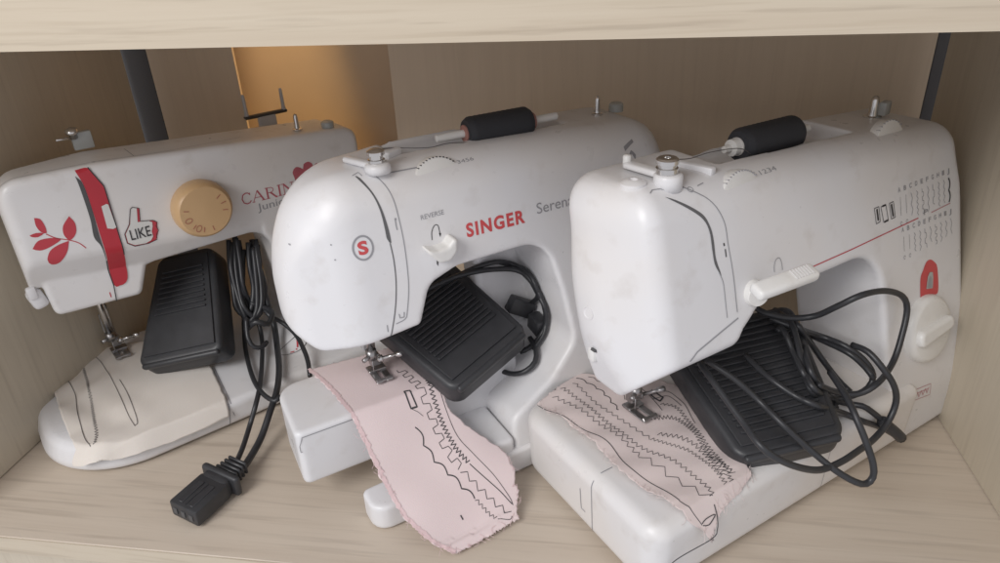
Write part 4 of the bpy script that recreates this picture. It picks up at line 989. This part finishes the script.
# ------------------------------------------------------------------ foot pedals with their cords
def pedal(label, o, ex, ey, w, tp, l, thick, rib0, rib1, nrib, lip=.010):
    o, ex, ey = Vector(o), Vector(ex).normalized(), Vector(ey).normalized(); ez = ex.cross(ey).normalized()
    t = thing('foot_pedal', label, 'foot pedal', o, 0, 'black ribbed foot pedals put away in the machine throats')
    M = Matrix((ex, ey, ez)).transposed()
    sx = lambda y: w+(tp-w)*y/l            # width along the length
    def trap(x, y): # distance to the tapered outline
        hw = (w+(tp-w)*np.clip(y/l, -.2, 1.2))/2
        return rint(np.abs(x-w/2)-hw, np.maximum(-y, y-l), .010)
    hf = lambda x, y, z: rint(trap(x, y)+.10*np.maximum(z+thick*.5, 0)-.002, slab(z, -thick, -.0012), .004)
    V, F = sdf_mesh(hf, (-.03, -.012, -thick-.006), (max(w, tp)+.03, l+.012, .006), .0022)
    link('housing', mesh_of([M @ Vector(v) for v in V], F), MT['black'], t)
    # tread plate with cross ribs
    bm = bmesh.new()
    def quad(y0, y1, ins, z0, z1):
        vs = []
        for z in (z0, z1):
            for y in (y0, y1):
                a = (w-sx(y))/2+ins; b = (w+sx(y))/2-ins
                vs.append([bm.verts.new((a, y, z)), bm.verts.new((b, y, z))])
        (a0, b0), (a1, b1), (a2, b2), (a3, b3) = vs
        for f in ((a0, b0, b1, a1), (a2, a3, b3, b2), (a0, a2, b2, b0), (a1, b1, b3, a3), (a0, a1, a3, a2), (b0, b2, b3, b1)): bm.faces.new(f)
    quad(.0085, l-.006, .0055, -.002, .0008)
    for i in range(nrib):
        y = rib0+(rib1-rib0)*i/(nrib-1); quad(y-.0011, y+.0011, .011, .0007, .0030)
    bmesh.ops.bevel(bm, geom=bm.edges[:], offset=.0004, segments=1, affect='EDGES')
    me = bm_mesh(bm); me.transform(M.to_4x4()); link('tread_plate', me, MT['black'], t)
    bm = bmesh.new(); box_into(bm, (w/2, -.0002, -.0045), (w*.92, .006, .007), None, .0025, 3)
    me = bm_mesh(bm, True, 40); me.transform(M.to_4x4()); link('front_lip', me, MT['black'], t)
    return t

CR = .0024
pd1 = pedal('black ribbed foot pedal under the left machine arm, its plug lying on the shelf', (.0785, .1757, .0503), (.9704, .1568, .1838), (-.2363, .7752, .5858), .0890, .062, .122, .030, .052, .100, 9)
pd2 = pedal('black ribbed foot pedal tilted in the throat of the middle machine', (.4205, .1040, .0953), (.6276, .7275, .2772), (-.7746, .5479, .316), .0846, .096, .125, .026, .030, .112, 17)
pd3 = pedal('black ribbed foot pedal tangled in its own thick cord on the right machine', (.6396, .0611, .0806), (.9474, .2983, .1162), (-.3202, .882, .3459), .081, .118, .122, .026, .018, .112, 17)
def cord(t, root, pts, r=CR, name='cord'):
    return tube(name, [tuple(local_to_world(root, p)) for p in pts], r, MT['rubber'], t, .004, 10, off=tuple(t.location))

# left machine: hanging bundle and the two leads to the plug
cord(pd1, R1, [(0.1711, 0.11, 0.1431), (0.1666, 0.1, 0.1199), (0.1614, 0.09, 0.098)]+[(0.1642, 0.0901, 0.075), (0.1667, 0.0859, 0.052), (0.1621, 0.0704, 0.038), (0.1468, 0.0343, 0.0345), (0.1294, -0.0033, 0.034), (0.1151, -0.0278, 0.032), (0.1035, -0.0344, 0.017), (0.088, -0.0545, 0.012), (0.0748, -0.0729, 0.013), (0.0693, -0.0782, 0.013)])
cord(pd1, R1, [(0.1901, 0.12, 0.1316), (0.1846, 0.105, 0.112), (0.1809, 0.09, 0.0909)]+[(0.1788, 0.0777, 0.072), (0.1784, 0.071, 0.05), (0.1703, 0.0494, 0.038), (0.1552, 0.01, 0.0355), (0.1384, -0.0242, 0.035), (0.1219, -0.0433, 0.028), (0.1047, -0.0573, 0.015), (0.0872, -0.0736, 0.012), (0.0772, -0.0835, 0.013), (0.0721, -0.0874, 0.013)], .0032)
cord(pd1, R1, [(0.1778, 0.115, 0.1252), (0.1639, 0.095, 0.1012)]+[(0.1576, 0.0902, 0.075), (0.1512, 0.0875, 0.05), (0.1407, 0.0622, 0.036), (0.1285, 0.0125, 0.0345), (0.1256, -0.0205, 0.0345), (0.1301, -0.0385, 0.034), (0.1361, -0.037, 0.036)])
cord(pd1, R1, [(0.1626, 0.0843, 0.078), (0.1722, 0.078, 0.072), (0.1742, 0.064, 0.066), (0.1842, 0.0577, 0.056), (0.1887, 0.038, 0.048), (0.1856, 0.014, 0.042), (0.1816, -0.0023, 0.037), (0.1736, -0.0227, 0.034)])
for k in range(8):
    base = A([(0.1707, 0.125, 0.1361), (0.1628, 0.112, 0.1169), (0.1567, 0.1, 0.0946), (0.1537, 0.088, 0.0762), (0.1578, 0.082, 0.0648), (0.1674, 0.082, 0.0734), (0.1755, 0.09, 0.0917), (0.181, 0.1, 0.115), (0.1866, 0.11, 0.1336)])
    base = base+A([.0028*(k % 4)-.003, -.0055*(k//4)+.004*(k % 2), -.0035*(k % 3)])+rng.normal(size=base.shape)*.0011
    cord(pd1, R1, [tuple(p) for p in base], .0029)
cord(pd1, R1, [(0.1484, 0.06, 0.0756), (0.1424, 0.048, 0.0593), (0.1445, 0.042, 0.0503), (0.1519, 0.04, 0.048), (0.1591, 0.044, 0.0491)])
# tie around the bundle
cord(pd1, R1, [(0.146, 0.062, 0.0611), (0.1551, 0.052, 0.0716), (0.1661, 0.05, 0.0656), (0.1765, 0.062, 0.0709), (0.1709, 0.08, 0.0729)], .0030)
# connector plug
tail, tip = Vector([(0.2209, 0.084, 0.013)][0]), Vector([(0.2031, 0.0284, 0.012)][0])
dx = (tip-tail).normalized(); dz = Vector((0.10, 0.03, 1)); dz = (dz-dx*dz.dot(dx)).normalized(); dy = dz.cross(dx); Mp = Matrix((dx, dy, dz)).transposed(); Lc = (tip-tail).length
bm = bmesh.new()
box_into(bm, tail+dx*(Lc*.68)-Vector(pd1.location), (Lc*.62, .030, .017), Mp, .0022, 2)
box_into(bm, tail+dx*(Lc*.34)-Vector(pd1.location), (.012, .027, .019), Mp, .004, 2)
cn = link('connector', bm_mesh(bm, True, 40), MT['black'], pd1)
bm = bmesh.new()
box_into(bm, tail+dx*(Lc*.26)-Vector(pd1.location)+dz*.001, (.0065, .040, .0205), Mp, .003, 3)
link('connector_flange', bm_mesh(bm, True, 40), MT['black'], cn)
bm = bmesh.new()
for k in range(4): box_into(bm, tail+dx*(-.004+k*.0042)-Vector(pd1.location)+dz*.001, (.0030, .020+.0012*k, .013), Mp, .001, 1)
link('strain_relief', bm_mesh(bm, True, 40), MT['black'], cn)
bm = bmesh.new()
for s in (-.0058, .0058): box_into(bm, tail+dx*(Lc*.72)+dy*s+dz*.0087-Vector(pd1.location), (Lc*.42, .0055, .0012), Mp, .0004, 1)
box_into(bm, tail+dx*(Lc*.72)+dz*.0087-Vector(pd1.location), (Lc*.42, .002, .0005), Mp)
link('keying_ribs', bm_mesh(bm, True, 40), MT['black'], cn)
bm = bmesh.new()
for s in (-.0085, 0, .0085): box_into(bm, tail+dx*(Lc*.992)+dy*s-Vector(pd1.location), (.0012, .004, .006), Mp)
link('socket_holes', bm_mesh(bm), MT['dark'], cn)

# middle machine: cord looped behind the pedal
cord(pd2, R2, [(p[0], p[1], p[2]) for p in [(0.0962, 0.1, 0.1478), (0.1259, 0.1, 0.1518), (0.1471, 0.092, 0.155), (0.1664, 0.09, 0.1522), (0.1801, 0.085, 0.1493), (0.186, 0.074, 0.1451), (0.1883, 0.063, 0.134), (0.1894, 0.052, 0.1223), (0.1896, 0.051, 0.1061), (0.1812, 0.05, 0.0946), (0.1727, 0.054, 0.0848), (0.1654, 0.058, 0.081)]])
cord(pd2, R2, [(p[0], p[1], p[2]) for p in [(0.113, 0.105, 0.1455), (0.1407, 0.099, 0.1549), (0.1622, 0.091, 0.1601), (0.1802, 0.092, 0.1525), (0.1857, 0.075, 0.1499), (0.187, 0.064, 0.1421), (0.1886, 0.062, 0.1302), (0.1902, 0.077, 0.1155), (0.1874, 0.085, 0.1106)]])
cord(pd2, R2, [(p[0], p[1], p[2]) for p in [(0.1771, 0.059, 0.0914), (0.1733, 0.043, 0.0884), (0.167, 0.035, 0.0824), (0.1574, 0.035, 0.0764), (0.1497, 0.043, 0.0715), (0.1447, 0.056, 0.0691), (0.1412, 0.068, 0.0713)]])
cord(pd2, R2, [(p[0], p[1], p[2]) for p in [(0.1684, 0.093, 0.1575), (0.1837, 0.091, 0.1479), (0.1868, 0.072, 0.1427), (0.1892, 0.058, 0.1308), (0.1916, 0.054, 0.1123), (0.1853, 0.048, 0.0985), (0.172, 0.046, 0.0872)]])
bm = bmesh.new()
for (a_, b_) in ((A([(0.1717, 0.08, 0.119)][0]), A([(0.1874, 0.078, 0.1096)][0])), (A([(0.1881, 0.069, 0.1019)][0]), A([(0.1873, 0.056, 0.1001)][0]))):
    a_, b_ = local_to_world(R2, a_), local_to_world(R2, b_); d = b_-a_
    box_into(bm, (a_+b_)/2-Vector(pd2.location), (d.length+.006, .016, .012), axis_mat(d) @ Matrix.Rotation(math.pi/2, 3, 'Y'), .002, 2)
link('connector', bm_mesh(bm, True, 40), MT['black'], pd2)

# right machine: loose loops of thick cord
CR3 = .0025
cord(pd3, R3, [(0.1131, 0.085, 0.1448), (0.1107, 0.07, 0.1451), (0.1266, 0.058, 0.1407), (0.1391, 0.045, 0.1444), (0.1426, 0.03, 0.1592)]+[(0.1532, 0.0193, 0.1701), (0.1815, 0.018, 0.165), (0.2031, 0.0154, 0.1547), (0.2092, 0.0121, 0.1422), (0.2015, 0.0072, 0.1231), (0.1885, 0.0025, 0.1048)]+[(0.1606, -0.004, 0.0997), (0.1468, 0.002, 0.0914), (0.1333, 0.012, 0.0931), (0.107, 0.012, 0.1107)], CR3)
cord(pd3, R3, [(0.1222, 0.073, 0.1351), (0.1324, 0.056, 0.1303), (0.1591, 0.05, 0.116), (0.1637, 0.03, 0.1149), (0.1705, 0.016, 0.1064), (0.1739, 0.008, 0.095), (0.1672, 0.006, 0.0862), (0.1538, 0.01, 0.0816), (0.14, 0.018, 0.0807), (0.0995, 0.009, 0.1111), (0.108, 0.025, 0.1148), (0.1212, 0.041, 0.1214)], CR3)
cord(pd3, R3, [(0.1194, 0.062, 0.1301), (0.1597, 0.066, 0.1106), (0.1627, 0.046, 0.1108), (0.1628, 0.024, 0.1108), (0.1686, 0.012, 0.1016), (0.169, 0.004, 0.0954)], CR3)
cord(pd3, R3, [(0.0299, 0.06, 0.1345), (0.0261, 0.044, 0.13), (0.0228, 0.025, 0.1235), (0.0197, 0.006, 0.117), (0.0144, -0.01, 0.1148), (0.0197, -0.02, 0.1073), (0.0384, -0.026, 0.0934), (0.0636, -0.028, 0.0791), (0.0885, -0.028, 0.0738), (0.1121, -0.026, 0.071), (0.139, -0.022, 0.0668), (0.1577, -0.02, 0.0733), (0.1661, -0.018, 0.0876), (0.161, -0.016, 0.1038), (0.1527, -0.01, 0.1185), (0.151, 0.004, 0.1279), (0.1521, 0.018, 0.1265)], CR3)
cord(pd3, R3, [(0.0431, 0.066, 0.1288), (0.0468, 0.055, 0.1252), (0.0528, 0.042, 0.1184), (0.0602, 0.026, 0.1065), (0.0601, 0.005, 0.0999), (0.07, -0.014, 0.0842), (0.0772, -0.032, 0.0742), (0.0867, -0.042, 0.0665), (0.0964, -0.045, 0.0617), (0.1016, -0.046, 0.0664), (0.1011, -0.044, 0.0774), (0.1002, -0.036, 0.0923), (0.1006, -0.026, 0.1053), (0.1053, -0.016, 0.1112), (0.1124, -0.004, 0.1134), (0.1228, 0.014, 0.1151)], CR3)
cord(pd3, R3, [(0.0841, 0.063, 0.1191), (0.0821, 0.046, 0.1152), (0.0815, 0.029, 0.1123), (0.0864, 0.014, 0.1072), (0.0924, 0, 0.105), (0.1393, 0.007, 0.073), (0.1506, -0.004, 0.067), (0.1802, -0.006, 0.0475), (0.1922, -0.01, 0.0382)], CR3)
cord(pd3, R3, [(0.1621, 0.07, 0.1057), (0.117, 0.032, 0.1204), (0.1101, 0.017, 0.1111), (0.14, 0.018, 0.0807), (0.1543, 0.012, 0.0722), (0.1588, 0.003, 0.0738), (0.1663, -0.002, 0.0676), (0.1767, -0.008, 0.0566), (0.1865, -0.012, 0.0454)], CR3)
cord(pd3, R3, [(0.1711, -0.009, 0.0609), (0.1782, -0.013, 0.0531), (0.1836, -0.016, 0.0474), (0.1897, -0.018, 0.0407)], .0046, 'strain_relief')
cord(pd3, R3, [(0.1509, 0.09, 0.1249), (0.1319, 0.061, 0.1337), (0.1205, 0.043, 0.1253), (0.1097, 0.028, 0.1143), (0.0994, 0.011, 0.1081), (0.1401, 0.022, 0.0721), (0.1498, 0.018, 0.0724), (0.159, 0.018, 0.0765)], CR3)
cord(pd3, R3, [(0.1454, 0.092, 0.1199), (0.1215, 0.059, 0.1308), (0.1156, 0.043, 0.1206), (0.1044, 0.021, 0.113), (0.1429, 0.028, 0.0732), (0.1399, 0.013, 0.0739)], CR3)
cord(pd3, R3, [(0.1611, 0.092, 0.1185), (0.1344, 0.055, 0.1319), (0.1567, 0.054, 0.106), (0.1622, 0.044, 0.0923), (0.1712, 0.034, 0.0761), (0.1698, 0.021, 0.0721)], CR3)

# ------------------------------------------------------------------ light: soft daylight from the room in front
def area(name, loc, target, size, power, col, sy=None):
    l = bpy.data.lights.new(name, 'AREA'); l.energy = power; l.color = col; l.size = size
    if sy: l.shape = 'RECTANGLE'; l.size_y = sy
    o = bpy.data.objects.new(name, l); COL.objects.link(o); o.location = loc
    o.rotation_euler = (Vector(target)-Vector(loc)).to_track_quat('-Z', 'Y').to_euler(); return o
area('window_light', (-.30, -1.3, 1.30), (.45, .1, .1), .9, 23.5, (1., .985, .975))
sl = bpy.data.lights.new('added_glow_spot', 'SPOT'); sl.energy = 60; sl.color = (1., .64, .27); sl.spot_size = math.radians(21); sl.spot_blend = 1.; sl.shadow_soft_size = .012  # added spot making the warm glow on the wall, no known lamp there
so_ = bpy.data.objects.new('added_glow_spot', sl); COL.objects.link(so_); so_.location = (.165, .430, .74)
so_.rotation_euler = (Vector((.170, .450, .28))-Vector((.165, .430, .74))).to_track_quat('-Z', 'Y').to_euler()
w = bpy.data.worlds.new('World'); scene.world = w; w.use_nodes = True
w.node_tree.nodes['Background'].inputs[0].default_value = (.965, .955, 1., 1); w.node_tree.nodes['Background'].inputs[1].default_value = .60
scene.view_settings.view_transform = 'Standard'; scene.view_settings.look = 'None'; scene.view_settings.exposure = 0
